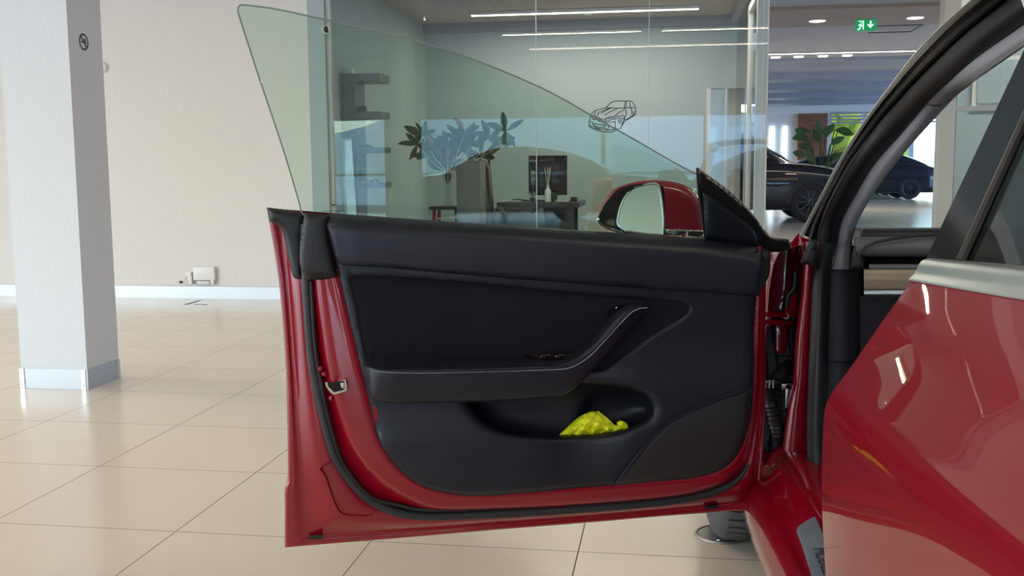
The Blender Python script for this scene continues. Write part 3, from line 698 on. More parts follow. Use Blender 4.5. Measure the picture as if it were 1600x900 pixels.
for c_, n in stems:
    for k in range(n):
        t = k/n*2*math.pi+random.random(); d = (GA*math.cos(t)+GB*.4*math.sin(t*2)+Vector((0, 0, .75*math.sin(t)+.25))).normalized()
        leaf(mr_ if idx % 13 == 5 else mg, c_, c_+d*random.uniform(.14, .22), random.uniform(.024, .038), (GB+GA*random.uniform(-.5, .5)+Vector((0, 0, random.uniform(-.2, .7)))).normalized()); idx += 1
mg.obj('leaves', M['leaf'], r); mr_.obj('rust_leaves', M['leafred'], r)
# chairs
def shell_chair(px, b, rz, mat, label, hgt=.86, w_=.46):
    r = empty('office_chair', G(a_of(px, 320, b), b, 0), label, 'chair', rz=rz)
    g = []
    for v, (y, z, k) in enumerate([(-.22, .45, .9), (0, .43, 1), (.17, .46, 1), (.22, .58, 1), (.25, .72, .92), (.28, hgt, .6)]):
        g.append([Vector((u*w_/2*k, y-(.10 if v > 1 else .0)*(abs(u)**2), z+(.06 if v < 3 else .0)*u*u)) for u in (-1, -.5, 0, .5, 1)])
    vs, fs = surf(g, 4, 4); n = len(vs)
    vs2 = [v+Vector((0, .02, -.02)) for v in vs]; W = 17
    fs2 = fs+[tuple(i+n for i in f[::-1]) for f in fs]; H = n//W
    for i in range(H-1): fs2 += [(i*W, (i+1)*W, (i+1)*W+n, i*W+n), (i*W+W-1, i*W+W-1+n, (i+1)*W+W-1+n, (i+1)*W+W-1)]
    for j in range(W-1): fs2 += [(j, j+n, j+1+n, j+1), ((H-1)*W+j, (H-1)*W+j+1, (H-1)*W+j+1+n, (H-1)*W+j+n)]
    obj('seat_shell', vs+vs2, fs2, mat, r, local=True)
    m = MB().tube([(0, 0, .1), (0, 0, .43)], .025, 10); m.obj('pedestal', M['alu'], r, local=True)
    for k in range(5):
        t = 2*math.pi*k/5; MB().tube([(0, 0, .12), (.28*math.cos(t), .28*math.sin(t), .05)], [.022, .014], 8).tube([(.28*math.cos(t), .28*math.sin(t)-.012, .025), (.28*math.cos(t), .28*math.sin(t)+.012, .025)], .025, 10).obj('foot', M['satin'], r, local=True)
    return r
shell_chair(903, 8.7, YAW-1.75, M['beige'], 'beige shell chair at the right end of the desk', .98)
shell_chair(815, 9.0, YAW+.3, M['dark'], 'low black chair tucked under the desk in front of the monitor', .66)
# reflection in the office glass, built as an upright grey cabinet
kb = 9.0; a0, a1 = a_of(713, 300, kb), a_of(750, 300, kb); zt = z_of(730, 251, kb)
r = empty('reflection_block', G((a0+a1)/2, kb+.15, 0), 'narrow upright grey cabinet standing in for a reflection in the office glass', 'block')
MB().gbox(a0, a1, kb, kb+.3, .03, zt, bev=.008).obj('block_body', M['grey_cloth'], r)
MB().gbox(a0+.01, a1-.01, kb-.012, kb, .06, zt-.02, bev=.004).obj('door', M['grey_cloth'], r)
MB().gbox(a0+.01, a1-.01, kb+.01, kb+.29, 0, .03).obj('plinth', M['satin'], r, smooth=False)
r = empty('coat', G(a_of(762, 300, 9.35), 9.35, .45), 'mottled purple-grey cloth shape added right of the grey cabinet', 'coat')  # made-up shape filling a mottled purple-grey patch with no known object
g = []
for i, y in enumerate((250, 262, 280, 300, 325, 352)):
    g.append([atB(752+x*(9 if i else 3)+ (i*1.6 if x > 0 else 0), y, 9.35+.03*math.sin(x*9+i)) for x in (-.6, -.2, .2, .6, 1, 1.4)])
vs, fs = surf(g, 3, 3); n = len(vs); obj('mottled_cloth', vs+[v+GB*.03 for v in vs], fs+[tuple(i+n for i in f) for f in fs], pm('mauve_cloth', (.16, .13, .15), .8, noise=.6, nscale=14), r)
q = atB(764, 249, 9.5); MB().tube([G(q.dot(GA), 9.5, 0), G(q.dot(GA), 9.5, q.z+.06), G(q.dot(GA), 9.42, q.z+.07)], .012, 8).lathe(G(q.dot(GA), 9.5, 0), [(0, .02), (.10, .02), (.11, 0)], 18).top('cloth_stand', M['satin'], 'thin black stand added to hold the mottled cloth', 'coat stand')  # stand made up along with the cloth shape
# line drawing of a car on the glass (zoomed trace, 11.25 px per image px)
LN = [[(255, 470), (280, 420), (330, 375), (400, 350), (540, 320), (650, 325), (780, 325), (850, 322), (960, 315)],
 [(530, 318), (580, 260), (640, 215), (720, 200), (870, 200), (910, 195), (970, 205), (1010, 240), (1035, 300), (1050, 345), (1050, 390), (1035, 450)],
 [(870, 200), (855, 260), (852, 345)], [(890, 200), (875, 330)], [(940, 215), (955, 300), (965, 335)], [(960, 315), (1030, 320)],
 [(620, 325), (520, 370), (440, 420)], [(730, 335), (600, 390), (500, 450)], [(855, 350), (760, 400), (690, 460)], [(580, 330), (480, 370), (400, 400)],
 [(490, 530), (550, 495), (640, 475), (750, 470), (710, 515), (620, 530), (550, 550), (490, 530)], [(520, 520), (600, 505), (700, 495)],
 [(270, 480), (320, 470), (360, 480), (370, 520), (310, 525), (280, 500)], [(380, 490), (440, 510), (460, 550), (400, 550), (375, 520)],
 [(300, 490), (350, 505)], [(390, 510), (440, 530)],
 [(250, 470), (240, 560), (225, 620), (250, 660), (320, 700), (420, 730), (520, 745), (620, 745), (690, 720), (740, 690)],
 [(260, 560), (330, 600), (450, 620), (500, 625)], [(280, 600), (360, 650), (460, 670)], [(300, 640), (400, 690), (470, 700)],
 [(520, 630), (560, 625), (580, 660), (550, 695), (500, 690), (490, 655), (520, 630)], [(470, 560), (560, 575), (660, 570), (700, 560)],
 [(690, 575), (685, 640), (700, 690)], [(240, 620), (300, 670), (420, 705)], [(520, 720), (640, 705), (740, 685)],
 [(870, 350), (885, 420), (865, 480), (850, 530), (920, 505), (1000, 455), (1035, 430)], [(965, 335), (985, 380), (980, 440)],
 [(740, 590), (755, 530), (785, 470), (820, 450), (850, 480), (855, 540), (835, 600), (800, 640), (770, 700)],
 [(775, 560), (800, 505), (825, 500), (835, 550), (815, 600), (785, 600), (775, 560)], [(795, 540), (815, 580)], [(1020, 380), (1010, 430), (1035, 450), (1050, 360)],
 [(340, 380), (330, 440), (270, 480)], [(400, 400), (380, 440), (370, 470)], [(870, 550), (950, 500), (1020, 460)]]
m = MB(); O_ = G(0, BW-.003)
for L in LN:
    P = [atB(900+x/11.25, 140+y/11.25, BW-.003) for x, y in L]; P = [(q.dot(GA), q.z) for q in P]
    P = [tuple(v) for v in spl(P, 4)]
    ribbon(m, P, .006, GA, Vector((0, 0, 1)), -GB, O_, .0005)
m.top('car_drawing_decal', M['ink'], 'dark line drawing of a car stuck on the office glass', 'decal', smooth=False)

# framed sign in the second office
a0, a1 = a_of(1555, 135, PB+1.2), a_of(1600, 135, PB+1.2)
r = empty('wall_frame', G((a0+a1)/2, PB+2.98, 1.9), 'pale framed panel seen through the second glass office, top right', 'frame')
MB().gbox(a0+.25, a1+.75, PB+2.94, PB+2.99, 1.75, 2.35).obj('frame_border', M['wall'], r, smooth=False)
MB().gbox(a0+.30, a1+.70, PB+2.92, PB+2.945, 1.80, 2.30).obj('frame_panel', M['office_wall'], r, smooth=False)

# ================================================================== BACKGROUND CARS
def bg_car(pos, heading, label, mat=None, L=4.72, W=1.9, H=1.5, group=None):
    """local +x is the nose"""
    r = empty('parked_car', pos, label, 'car', group, rz=heading); mat = mat or M['navy']
    S = [-1, -.985, -.93, -.84, -.72, -.62, -.5, -.3, -.1, .08, .22, .36, .5, .64, .78, .9, .965, 1]
    bt = [.72, .86, .95, 1.0, 1.0, 1.0, .99, .98, .97, .96, .95, .95, .93, .90, .84, .76, .68, .55]      # belt / bonnet edge
    rf = [.74, .90, 1.02, 1.12, 1.24, 1.33, 1.42, 1.49, 1.5, 1.46, 1.36, 1.19, 1.0, .95, .89, .80, .70, .56]
    wd = [.74, .85, .92, .97, .99, 1, 1, 1, 1, 1, 1, 1, 1, .99, .97, .90, .78, .62]
    g = []
    for s, b, t, k in zip(S, bt, rf, wd):
        t *= H/1.5; hw = W/2*k; gh = t-b > .08
        half = [(hw*.80, .20), (hw*.97, .26), (hw*1.0, .5), (hw*1.0, .72*min(1, b/.8)), (hw*.95, b), (hw*(.90 if gh else .86), b+.03*(1 if gh else .4)), (hw*(.70 if gh else .5), max(t-.06, b) if gh else t-.005), (hw*.35, t), (0, t+.005)]
        row = [Vector((s*L/2, y, z)) for y, z in half]; row += [Vector((v.x, -v.y, v.z)) for v in row[-2::-1]]
        g.append(row)
    vs, fs = surf(g, 3, 3); obj('car_body', vs, fs, mat, r, local=True)
    W_ = len(g[0])
    for side in (0, 1):
        def P(i, f):                                       # i fractional station, f fraction up the side glass
            i0 = int(i); t = i-i0; a, b = g[i0], g[min(i0+1, len(g)-1)]; j5, j6 = (5, 6) if side == 0 else (W_-6, W_-7)
            q = a[j5].lerp(a[j6], f).lerp(b[j5].lerp(b[j6], f), t); o = Vector((0, 1 if side == 0 else -1, .5)).normalized()*.012
            return q+o
        for i0, i1, i2, i3 in ((4.3, 6.0, 4.6, 5.6), (6.2, 8.4, 5.8, 8.4), (8.7, 11.3, 8.7, 10.5)):
            vs = [P(i0+(i1-i0)*k/6, .08) for k in range(7)]+[P(i2+(i3-i2)*k/6, .92) for k in range(7)]
            obj('side_window', vs, [(k, k+1, k+8, k+7) for k in range(6)], M['carglass'], r, local=True)
    j = range(5, W_-5)
    def strip(i0, i1, ins=.02):
        rows = []
        for i in np.linspace(i0, i1, 5):
            a0 = int(i); t = i-a0; row = [g[a0][q].lerp(g[a0+1][q], t)+Vector((0, 0, .012)) for q in range(6, W_-6)]; rows.append([Vector((v.x, v.y*.97, v.z)) for v in row])
        return surf(rows, 2, 2)
    v1, f1 = strip(9.7, 11.9); obj('windscreen', [v+Vector((.012, 0, 0)) for v in v1], f1, M['carglass'], r, local=True)
    v1, f1 = strip(2.6, 5.6); obj('rear_window', [v-Vector((.012, 0, 0)) for v in v1], f1, M['carglass'], r, local=True)
    for x in (-1.42, 1.45):
        for s in (1, -1):
            y = s*(W/2-.11)
            wh = MB(); ax = Vector((0, s, 0))
            wh.lathe((x, y, .34), [(.20, .115), (.24, .125), (.32, .11), (.34, .07), (.34, -.08), (.3, -.11)], 32, ax, Vector((1, 0, 0))); w_o = wh.obj('wheel', M['tyre_bg'], r, local=True)
            rm = MB().lathe((x, y, .34), [(0, .06), (.20, .06), (.235, .11)], 24, ax, Vector((1, 0, 0)))
            rm.obj('wheel_disc', M['satin'], w_o, local=True)
            sp = MB()
            for k in range(10):
                t = 2*math.pi*k/10; d = Vector((math.cos(t), 0, math.sin(t))); c_ = Vector((x, y, .34))+ax*.10
                sp.tube([c_+d*.02, c_+d*.225], [.018, .012], 6)
            sp.lathe((x, y, .34), [(.215, .118), (.235, .124), (.24, .11)], 28, ax, Vector((1, 0, 0))).obj('spokes', M['rim'], w_o, local=True)
            ar = MB(); pr = []
            for k in range(13):
                t = math.pi*k/12; pr.append(Vector((x+.40*math.cos(t), s*(W/2+.004), .30+.42*math.sin(t))))
            vs = pr+[Vector((p_.x*.0+x+(p_.x-x)*.84, s*(W/2+.006), .30+(p_.z-.30)*.84)) for p_ in pr]
            ar.add(vs, [(k, k+1, 14+k, 13+k) for k in range(12)]); ar.obj('wheel_arch', M['satin'], r, local=True)
    for s in (1, -1):
        MB().box((.62, s*(W/2+.07), 1.02), (.12, .2, .13), bev=.03).obj('door_mirror', mat, r, local=True)
        m = MB().box((L/2*.93, s*W/2*.62, .66), (.12, .34, .09), bev=.03); m.obj('headlamp', M['chrome'], r, local=True)
        MB().box((-L/2*.955, s*W/2*.66, .86), (.10, .34, .08), bev=.02).obj('tail_lamp', M['amber'], r, local=True)
    return r
b1 = 19.9; p = atB(1267, 312, b1); ax_ = p.dot(GA)
bg_car(G(ax_-1.68, b1+1.1, 0), YAW, 'dark navy car nearest the office glass, nose to the right', H=1.5).scale = (1.16, 1.16, 1.16)
b2 = 34.; p = atB(1455, 270, b2)
bg_car(G(p.dot(GA)-2.05, b2+.9, 0), YAW+math.pi, 'dark parked car seen over the dashboard, deep in the hall')
p = atB(1300, 260, 39.); bg_car(G(p.dot(GA)+.4, 39.5, 0), YAW, 'dark car farthest away, by the far windows', H=1.45)
bg_car(G(-3.4, -5.0, 0), YAW+math.pi, 'dark car behind the viewpoint, left, mirrored in the office glass')
bg_car(G(2.9, -5.4, 0), YAW, 'dark car behind the viewpoint, right, mirrored in the office glass')
# far details
for k, x in enumerate((1206, 1226)):
    a = af(x); MB().gbox(a-.09, a+.09, BF-.05, BF, .3, zf(197)).top('tube_lamp', M['ledwhite'], 'bright vertical tube lamp on the far white screen, %s' % ('left one' if k == 0 else 'right one'), 'lamp', smooth=False)
a = af(1303); MB().tube([G(a, 50, 0), G(a, 50, zf(200))], .16, 12).top('red_post', M['redpaint'], 'red post outside the far window', 'post')
pp = atB(1272, 300, 25.); pz = G(pp.dot(GA)+.15, 25., 0)
r = empty('hall_plant', pz, 'broad-leaved potted plant behind the navy car bonnet', 'plant')
MB().lathe(pz, [(0, 0), (.18, 0), (.23, .45), (.2, .45), (0, .42)], 20).obj('pot', M['terracotta'], r)
m = MB(); mst = MB()
for k in range(20):
    t = k*2.4; h_ = random.uniform(.9, 1.9); base = pz+Vector((0, 0, .42)); c_ = pz+GA*math.cos(t)*.35+GB*math.sin(t)*.25+Vector((0, 0, h_)); mst.tube([base, c_], .012, 5)
    d = (GA*math.cos(t)+Vector((0, 0, random.uniform(-.3, .7)))).normalized(); leaf(m, c_, c_+d*random.uniform(.3, .42), .09, (GB+GA*random.uniform(-.4, .4)+Vector((0, 0, random.uniform(0, .5)))).normalized())
mst.obj('stems', M['leaf'], r); m.obj('leaves', pm('hall_leaf', (.045, .11, .035), .6), r)

# ================================================================== THE RED CAR
HC = Vector((.5215, 2.466, 0)); CR = Vector((-.087, -.9962, 0)); CO = Vector((-.9962, .087, 0)); ZU = Vector((0, 0, 1))
def car(t, w_, z): return HC + CR*t + CO*w_ + ZU*z        # t to the rear of the front hinge, w outward, z up
def tw(P): d = P-HC; return d.dot(CR), d.dot(CO), P.z
CARR = empty('car', (HC.x, HC.y, 0), 'red car with its front door wide open, filling the right half', 'car')
def csurf(name, grid, mat, parent, nu=4, nv=4, **k): vs, fs = surf(grid, nu, nv); return obj(name, vs, fs, mat, parent, **k)
def solid(grid, off, nu=4, nv=4):
    """surface with a thickness vector"""
    vs, fs = surf(grid, nu, nv); n = len(vs); W = (len(grid[0])-1)*nu+1; H = n//W
    f2 = list(fs)+[tuple(i+n for i in f[::-1]) for f in fs]
    for i in range(H-1): f2 += [(i*W, (i+1)*W, (i+1)*W+n, i*W+n), (i*W+W-1, i*W+W-1+n, (i+1)*W+W-1+n, (i+1)*W+W-1)]
    for j in range(W-1): f2 += [(j, j+n, j+1+n, j+1), ((H-1)*W+j, (H-1)*W+j+1, (H-1)*W+j+1+n, (H-1)*W+j+n)]
    return vs+[v+off for v in vs], f2

# ---------------------------------------------------------------- front door (open)
DA = Vector((-.487, 2.2, 0)); DN = Vector((.185, -.9827, 0))
def D(px, py, h=0.): return onp(px, py, DA+DN*h, DN)
TR = .10                                                   # trim face stands this far in front of the outer skin edge
def T(px, py, h=0.): return D(px, py, TR+h)
LA = [(417, 325), (421, 347), (436, 440), (446, 560), (449, 650), (450, 742), (446, 762), (446, 790), (446, 848), (446.3, 855), (455, 854.3), (520, 849), (620, 841), (760, 829), (900, 818), (1040, 806), (1130, 799), (1180, 790), (1190, 740), (1196, 620), (1196, 500), (1198, 385)]
LB = [(478, 336), (478, 350), (479, 440), (486, 545), (499, 620), (519, 700), (538, 738), (548, 753), (566, 773), (573, 779), (581, 785), (615, 798), (668, 806), (780, 802), (900, 795), (1040, 783), (1110, 770), (1150, 751), (1172, 715), (1186, 600), (1187, 500), (1190, 385)]
LC = [(492, 346), (492, 350), (494, 440), (508, 545), (523, 620), (547, 690), (569, 725), (578, 736), (596, 753), (602, 758), (609, 763), (640, 781), (686, 795), (780, 794), (900, 788), (1040, 776), (1105, 763), (1142, 743), (1165, 708), (1182, 600), (1183, 500), (1186, 385)]
LD = [(512, 347), (510, 355), (525, 425), (550, 530), (572, 620), (590, 685), (605, 712), (611, 721), (624, 735), (630, 740), (637, 746), (660, 760), (710, 773), (780, 774), (900, 764), (1040, 752), (1090, 747), (1130, 734), (1155, 708), (1175, 630), (1182, 500), (1186, 385)]
LBS = [q for i, q in enumerate(LB) if i not in (7, 8, 9, 10)]; LBS.insert(7, (572, 776))
lerp = lambda A, B, f: [(a[0]+(b[0]-a[0])*f, a[1]+(b[1]-a[1])*f) for a, b in zip(A, B)]
rows = [[D(*p, -.012) for p in LA], [D(*p, .002) for p in LA], [D(*p, .008) for p in lerp(LA, LB, .12)], [D(*p, .006) for p in lerp(LA, LB, .30)], [D(*p, .022) for p in lerp(LA, LB, .48)], [D(*p, .040) for p in lerp(LA, LB, .66)], [D(*p, .044) for p in lerp(LA, LB, .9)], [D(*p, .040) for p in LB],
        [D(*p, .050) for p in lerp(LB, LC, .6)], [D(*p, .072) for p in LC], [D(*p, .082) for p in lerp(LC, LD, .22)], [D(*p, .086) for p in lerp(LC, LD, .6)], [D(*p, .088) for p in LD], [D(*p, .07) for p in lerp(LD, [(850, 560)]*len(LD), .12)]]
FD = csurf('front_door', rows, M['red'], CARR, 5, 3, angle=75)
def densify(L, n=5): return [tuple(p) for p in spl(L, n)]
outl = densify(LA)
relief('outer_skin', outl, D, lambda P, d: -.012-.075*(1-(1-np.clip(d/260, 0, 1))**2), None, M['red'], FD, step=22, rings=(4, 12))
# weather seal round the inner box
pts = [D(*p, .052) for p in densify([(477, 350)]+LBS[2:14]+[(1150, 752), (1170, 725)])]
MB().tube(pts, [.0105]*(len(pts)-12)+[.0105-.0006*k for k in range(12)], 10).obj('weather_seal', M['seal'], FD)
pts = [D(*p, .058) for p in densify([(p[0]+(7 if i < 7 else 2), p[1]-(0 if i < 6 else 9)) for i, p in enumerate(LBS[2:14])])]
MB().tube(pts, .0045, 8).obj('seal_lip', M['rubber'], FD)
pts = [D(*p, .051) for p in densify([(700, 803), (780, 800), (900, 794), (1040, 782), (1100, 771), (1140, 757)])]
# pressed recess and plugs in the lower corner
corner = [(515, 722), (522, 716), (534, 722), (552, 750), (572, 772), (592, 790), (586, 800), (578, 806), (545, 806), (530, 800), (520, 780), (508, 745), (500, 732)]
relief('corner_pressing', densify(corner+corner[:1], 4)[:-1], D, lambda P, d: .048-.020*sm(d/6), .03, M['red'], FD, step=7, rings=(1.5, 3.5, 5.5))
for x, y in ((517, 735), (543, 767), (572, 790)): MB().lathe(D(x, y, .038), [(0, .003), (.004, .002), (.006, 0)], 12, DN, ZU).obj('body_plug', M['red'], FD)
relief('drain_slot', [(482, 837), (504, 835), (504, 842), (482, 843)], D, lambda P, d: .016+0*d, .004, M['satin'], FD, smooth=False)
relief('drain_slot', [(1102, 790), (1122, 789), (1122, 794), (1102, 796)], D, lambda P, d: .027+0*d, .01, M['satin'], FD, smooth=False)
# black sill corner pieces at the rear end of the belt
relief('corner_cover', densify([(417, 324, 'c'), (450, 328), (482, 333, 'c'), (478, 350), (475, 440, 'c'), (466, 438), (458, 432), (452, 410), (446, 380), (438, 356), (421, 346, 'c'), (417, 324, 'c')], 4)[:-1], D, rnd(.052, 12, .03), .0, M['rubber'], FD, step=8)
relief('corner_pad', densify([(476, 333, 'c'), (515, 335, 'c'), (512, 350), (516, 372), (528, 433, 'c'), (505, 437), (482, 438, 'c'), (472, 425), (468, 405), (470, 370), (476, 333, 'c')], 4)[:-1], D, lambda P, d: .088+.014*np.sqrt(1-(1-np.clip(d/14, 0, 1))**2), .03, M['rubber'], FD, step=7)
# latch
relief('latch', densify([(508, 597, 'c'), (520, 598), (540, 593, 'c'), (542, 604), (541, 611, 'c'), (522, 617, 'c'), (516, 613), (509, 603), (508, 597, 'c')], 3)[:-1], D, lambda P, d: .098+.0*d, .05, M['chrome'], FD, rings=(1.2, 2.5))
relief('latch_mouth', densify([(512, 598, 'c'), (538, 596, 'c'), (538, 609, 'c'), (522, 613, 'c'), (513, 604), (512, 598, 'c')], 3)[:-1], D, lambda P, d: .101+.0*d, .06, M['gloss'], FD, rings=(1.2, 2.5))
relief('latch_claw', [(532, 598), (537, 598), (537, 607), (534, 606), (532, 602)], D, lambda P, d: .104+0*d, .1, M['alu'], FD, rings=(1.2,))
for x, y in ((500, 576), (506, 584), (517, 622)): MB().lathe(D(x, y, .066), [(0, .004), (.003, .004), (.005, .003), (.006, 0)], 10, DN, ZU).obj('latch_screw', M['red'], FD)

# door card
card = densify([(510, 380), (525, 425), (550, 530), (572, 620), (590, 685), (605, 712), (628, 738), (660, 760), (705, 772), (760, 775), (900, 764), (1040, 752), (1090, 747), (1130, 734), (1155, 708), (1172, 660), (1178, 600), (1182, 500), (1187, 400), (1187, 385)], 4)
pocket = densify([(728, 625, 'c'), (742, 642), (760, 660), (778, 670), (800, 676), (835, 680), (870, 682), (920, 680), (965, 674), (1003, 659), (1016, 648), (1019, 636), (1010, 620), (985, 608), (950, 603), (915, 602, 'c'), (890, 600), (820, 598), (740, 600, 'c'), (728, 625, 'c')], 4)[:-1]
insert = densify([(546, 431, 'c'), (620, 434), (700, 440), (800, 449), (900, 459), (1000, 468), (1060, 472), (1075, 477), (1076, 486), (1062, 498), (1020, 524), (985, 548), (960, 566), (942, 578), (925, 580, 'c'), (900, 578), (800, 572), (575, 570, 'c'), (566, 530), (556, 475), (546, 431, 'c')], 4)[:-1]
insA = np.array(insert); CARD_ = np.array(card); POCK_ = np.array(pocket)
def h_card(P, d):
    x, y = P[:, 0], P[:, 1]
    d = np.minimum(pdist(P, CARD_), pdist(P, POCK_))
    h = -.022+.022*np.sqrt(1-(1-np.clip(d/13, 0, 1))**2)
    h += .022*sm((y-530)/90)*sm((x-880)/120) - .020*sm((y-640-(1180-x)*.28)/90)*sm((x-880)/120)
    h += .012*sm((y-632)/60)*(1-sm((x-820)/120))
    h += -.004*(1-sm(pdist(P, insA)/4))
    return h
relief('door_card', card, T, h_card, -.06, M['vinyl'], FD, holes=[pocket, insert], step=9, angle=60)
relief('insert_panel', [tuple(p) for p in (insA-(insA.mean(0)-insA)*.003)], T, lambda P, d: -.0065+.006*np.sqrt(1-(1-np.clip(d/9, 0, 1))**2), -.012, M['suede'], FD, step=14)
pk = [(x+(x-880)*.02, y+(y-640)*.05) for x, y in pocket]
def h_pk(P, d):
    x, y = P[:, 0], P[:, 1]
    h = -.004-.062*np.sqrt(1-(1-np.clip(d/34, 0, 1))**2)
    bowl = np.hypot((x-965)/62, (y-650)/48); h += -.018*sm((1-bowl)/.25)
    return h
relief('map_pocket', pk, T, h_pk, None, M['vinyl'], FD, step=8, rings=(1.5, 4, 8, 13))
# top roll
toproll = densify([(503, 335, 'c'), (530, 334), (600, 339), (700, 346), (850, 356), (1000, 366), (1100, 373), (1150, 379), (1180, 384), (1188, 389), (1190, 400), (1186, 463, 'c'), (1100, 457), (1000, 450), (900, 443), (800, 435), (700, 427), (600, 418), (545, 415), (532, 412), (522, 400), (512, 365), (503, 335, 'c')], 4)[:-1]
def h_top(P, d):
    x, y = P[:, 0], P[:, 1]; yt = np.interp(x, [503, 530, 600, 700, 850, 1000, 1100, 1188], [335, 334, 339, 346, 356, 366, 373, 388])
    top_ = np.clip((y-yt)/24, 0, 1); left = np.clip((x-505-(y-340)*.25)/42, 0, 1)
    h = .018+.012*np.clip((y-yt)/70, 0, 1)*(1-np.clip((y-yt)/90, 0, 1)) - .052*(1-top_)**2.2 - .024*(1-np.sqrt(np.clip(1-(1-left)**2, 0, 1)))
    return h-.010*(1-np.sqrt(1-(1-np.clip(d/5, 0, 1))**2))
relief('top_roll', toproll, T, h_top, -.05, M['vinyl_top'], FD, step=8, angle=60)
# speaker grille
gr = densify([(1177, 607, 'c'), (1130, 622), (1080, 642), (1045, 661), (1015, 690), (990, 722), (962, 757, 'c'), (1040, 752), (1090, 747), (1128, 734), (1153, 708), (1168, 665), (1177, 607, 'c')], 4)[:-1]
grd = np.array(card)
def h_gr(P, d):
    o = h_card(P, pdist(P, grd)); return o+.0018-.004*(1-np.clip(d/3, 0, 1))
relief('speaker_grille', gr, T, h_gr, None, M['grille'], FD, step=9)
m = MB(); m.tube([T(*p, .0045+float(h_card(np.array([p]), np.array([40.]))[0])) for p in densify([(1176, 606), (1130, 621), (1080, 641), (1045, 660), (1014, 689), (989, 721), (961, 757)])], .0028, 6).obj('grille_edge', M['vinyl_top'], FD)
# red courtesy reflector
relief('courtesy_reflector', densify([(583, 634), (587, 634), (591, 645), (592, 657), (588, 660), (584, 652), (583, 634)], 3)[:-1], T, lambda P, d: .003+0*d, -.01, M['amber'], FD, rings=(1.2,))
# armrest with pull handle
ST = [((568, 566), (570, 573), (573, 598)), ((574, 564), (583, 576), (582, 622)), ((600, 562.5), (606, 578), (604, 629)), ((640, 561), (650, 578.5), (650, 629.5)), ((700, 558.5), (700, 578), (705, 629)), ((780, 554.5), (780, 576), (790, 626)), ((822, 553), (838, 574), (845, 622)),
      ((868, 562), (880, 572), (878, 618)), ((896, 553), (905, 563), (904, 602)), ((925, 530), (932, 543), (930, 574)), ((950, 499), (962, 510), (964, 538)), ((968, 483), (981, 489), (984, 514)), ((988, 474.5), (996, 479), (1002, 494)), ((1009, 474), (1012, 477.5), (1014, 483))]
g = []
for i, (u, f_, b) in enumerate(ST):
    k = [.35, .8, 1, 1, 1, 1, 1, 1, 1, 1, 1, .95, .75, .35][i]; hh = .078*k
    mid = lambda a, c, q: (a[0]+(c[0]-a[0])*q, a[1]+(c[1]-a[1])*q)
    ub = -.005 if i < 7 else .03*k
    g.append([T(*u, -.02), T(*u, ub), T(*mid(u, f_, .5), (ub+hh)/2+.004*k if i < 7 else hh*.85), T(*mid(u, f_, .9), hh*.97), T(*mid(f_, b, .08), hh+.003), T(*mid(f_, b, .5), hh-.001), T(*mid(f_, b, .9), hh-.012*k), T(*b, hh-.030*k), T(*b, .0), T(b[0], b[1]-2, -.02)])
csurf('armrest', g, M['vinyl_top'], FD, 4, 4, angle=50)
def stitch(name, L, hh):
    P = [T(*p, hh) for p in densify(L, 40)]; m = MB(); acc = 0; seg = []
    for i in range(len(P)-1):
        acc += (P[i+1]-P[i]).length; seg.append(P[i])
        if acc > .0042:
            if len(seg) > 1: m.tube([seg[0], P[i]], .0007, 5)
            acc = 0; seg = []; 
    m.obj(name, M['stitch'], FD)
stitch('stitching', [(583, 579), (606, 582), (650, 583), (700, 582.5), (780, 580.5), (844, 578.5), (885, 576), (905, 568), (922, 556), (940, 538), (969, 506), (986, 489), (1000, 482), (1013, 481)], .0828)
pts = [T(*p, .0815) for p in densify([(583, 577.5), (606, 580.3), (650, 581), (700, 580.6), (780, 578.6), (843, 576.6), (884, 574), (904, 566), (921, 554), (939, 536.5), (968, 504.5), (985, 487.6), (999, 480.6), (1012, 479.8)])]
MB().tube(pts, .0011, 6).obj('seam', M['satin'], FD)
# window switches and release button
relief('switch_panel', densify([(822, 553, 'c'), (850, 551), (880, 552), (902, 551, 'c'), (893, 556), (880, 562), (860, 564.5), (845, 563), (822, 553, 'c')], 4)[:-1], T, lambda P, d: .035+0*d, .0, M['gloss'], FD, rings=(1.2, 2.5))
for x0 in (843, 866): relief('window_switch', densify([(x0, 558, 'c'), (x0+3, 554.5), (x0+16, 554.5), (x0+17, 558), (x0+13, 561.5), (x0+3, 561.5), (x0, 558, 'c')], 3)[:-1], T, lambda P, d: .042+.002*sm(d/2), .03, M['gloss'], FD, rings=(1.2,))
relief('release_button', densify([(950, 494, 'c'), (950, 486), (956, 481), (966, 477), (982, 473, 'c'), (974, 478), (964, 487), (956, 496), (950, 494, 'c')], 4)[:-1], T, lambda P, d: .012+.01*sm(d/4), .0, M['gloss'], FD, rings=(1.2, 3))
MB().tube([T(962, 481, .03), T(964, 480.6, .031)], .0016, 6).obj('release_led', M['white'], FD)
# yellow bag in the pocket
bagA = densify([(872, 681, 'c'), (880, 673), (892, 662), (905, 651), (915, 646), (926, 642), (934, 645), (944, 652), (955, 661), (966, 664), (973, 659), (979, 661), (981, 669), (972, 673, 'c'), (955, 677), (930, 680.5), (900, 682), (872, 681, 'c')], 4)[:-1]
def rid(P): x, y = P[:, 0], P[:, 1]; return .006*np.sin(x*.33+y*.21)+.005*np.sin(x*.15-y*.4+1)+.003*np.sin(x*.8+y*.7)+.0025*np.sin(x*.5-y*1.1)
bg0 = T(925, 682, -.03)
BAG = empty('plastic_bag', bg0, 'crumpled bright yellow plastic bag stuffed in the door pocket', 'bag')
relief('bag_body', bagA, T, lambda P, d: -.036+.030*np.sqrt(1-(1-np.clip(d/16, 0, 1))**2)+rid(P)*np.clip(d/5, 0, 1), -.045, M['bag'], BAG, step=4, rings=(1.5, 3.5), angle=75)
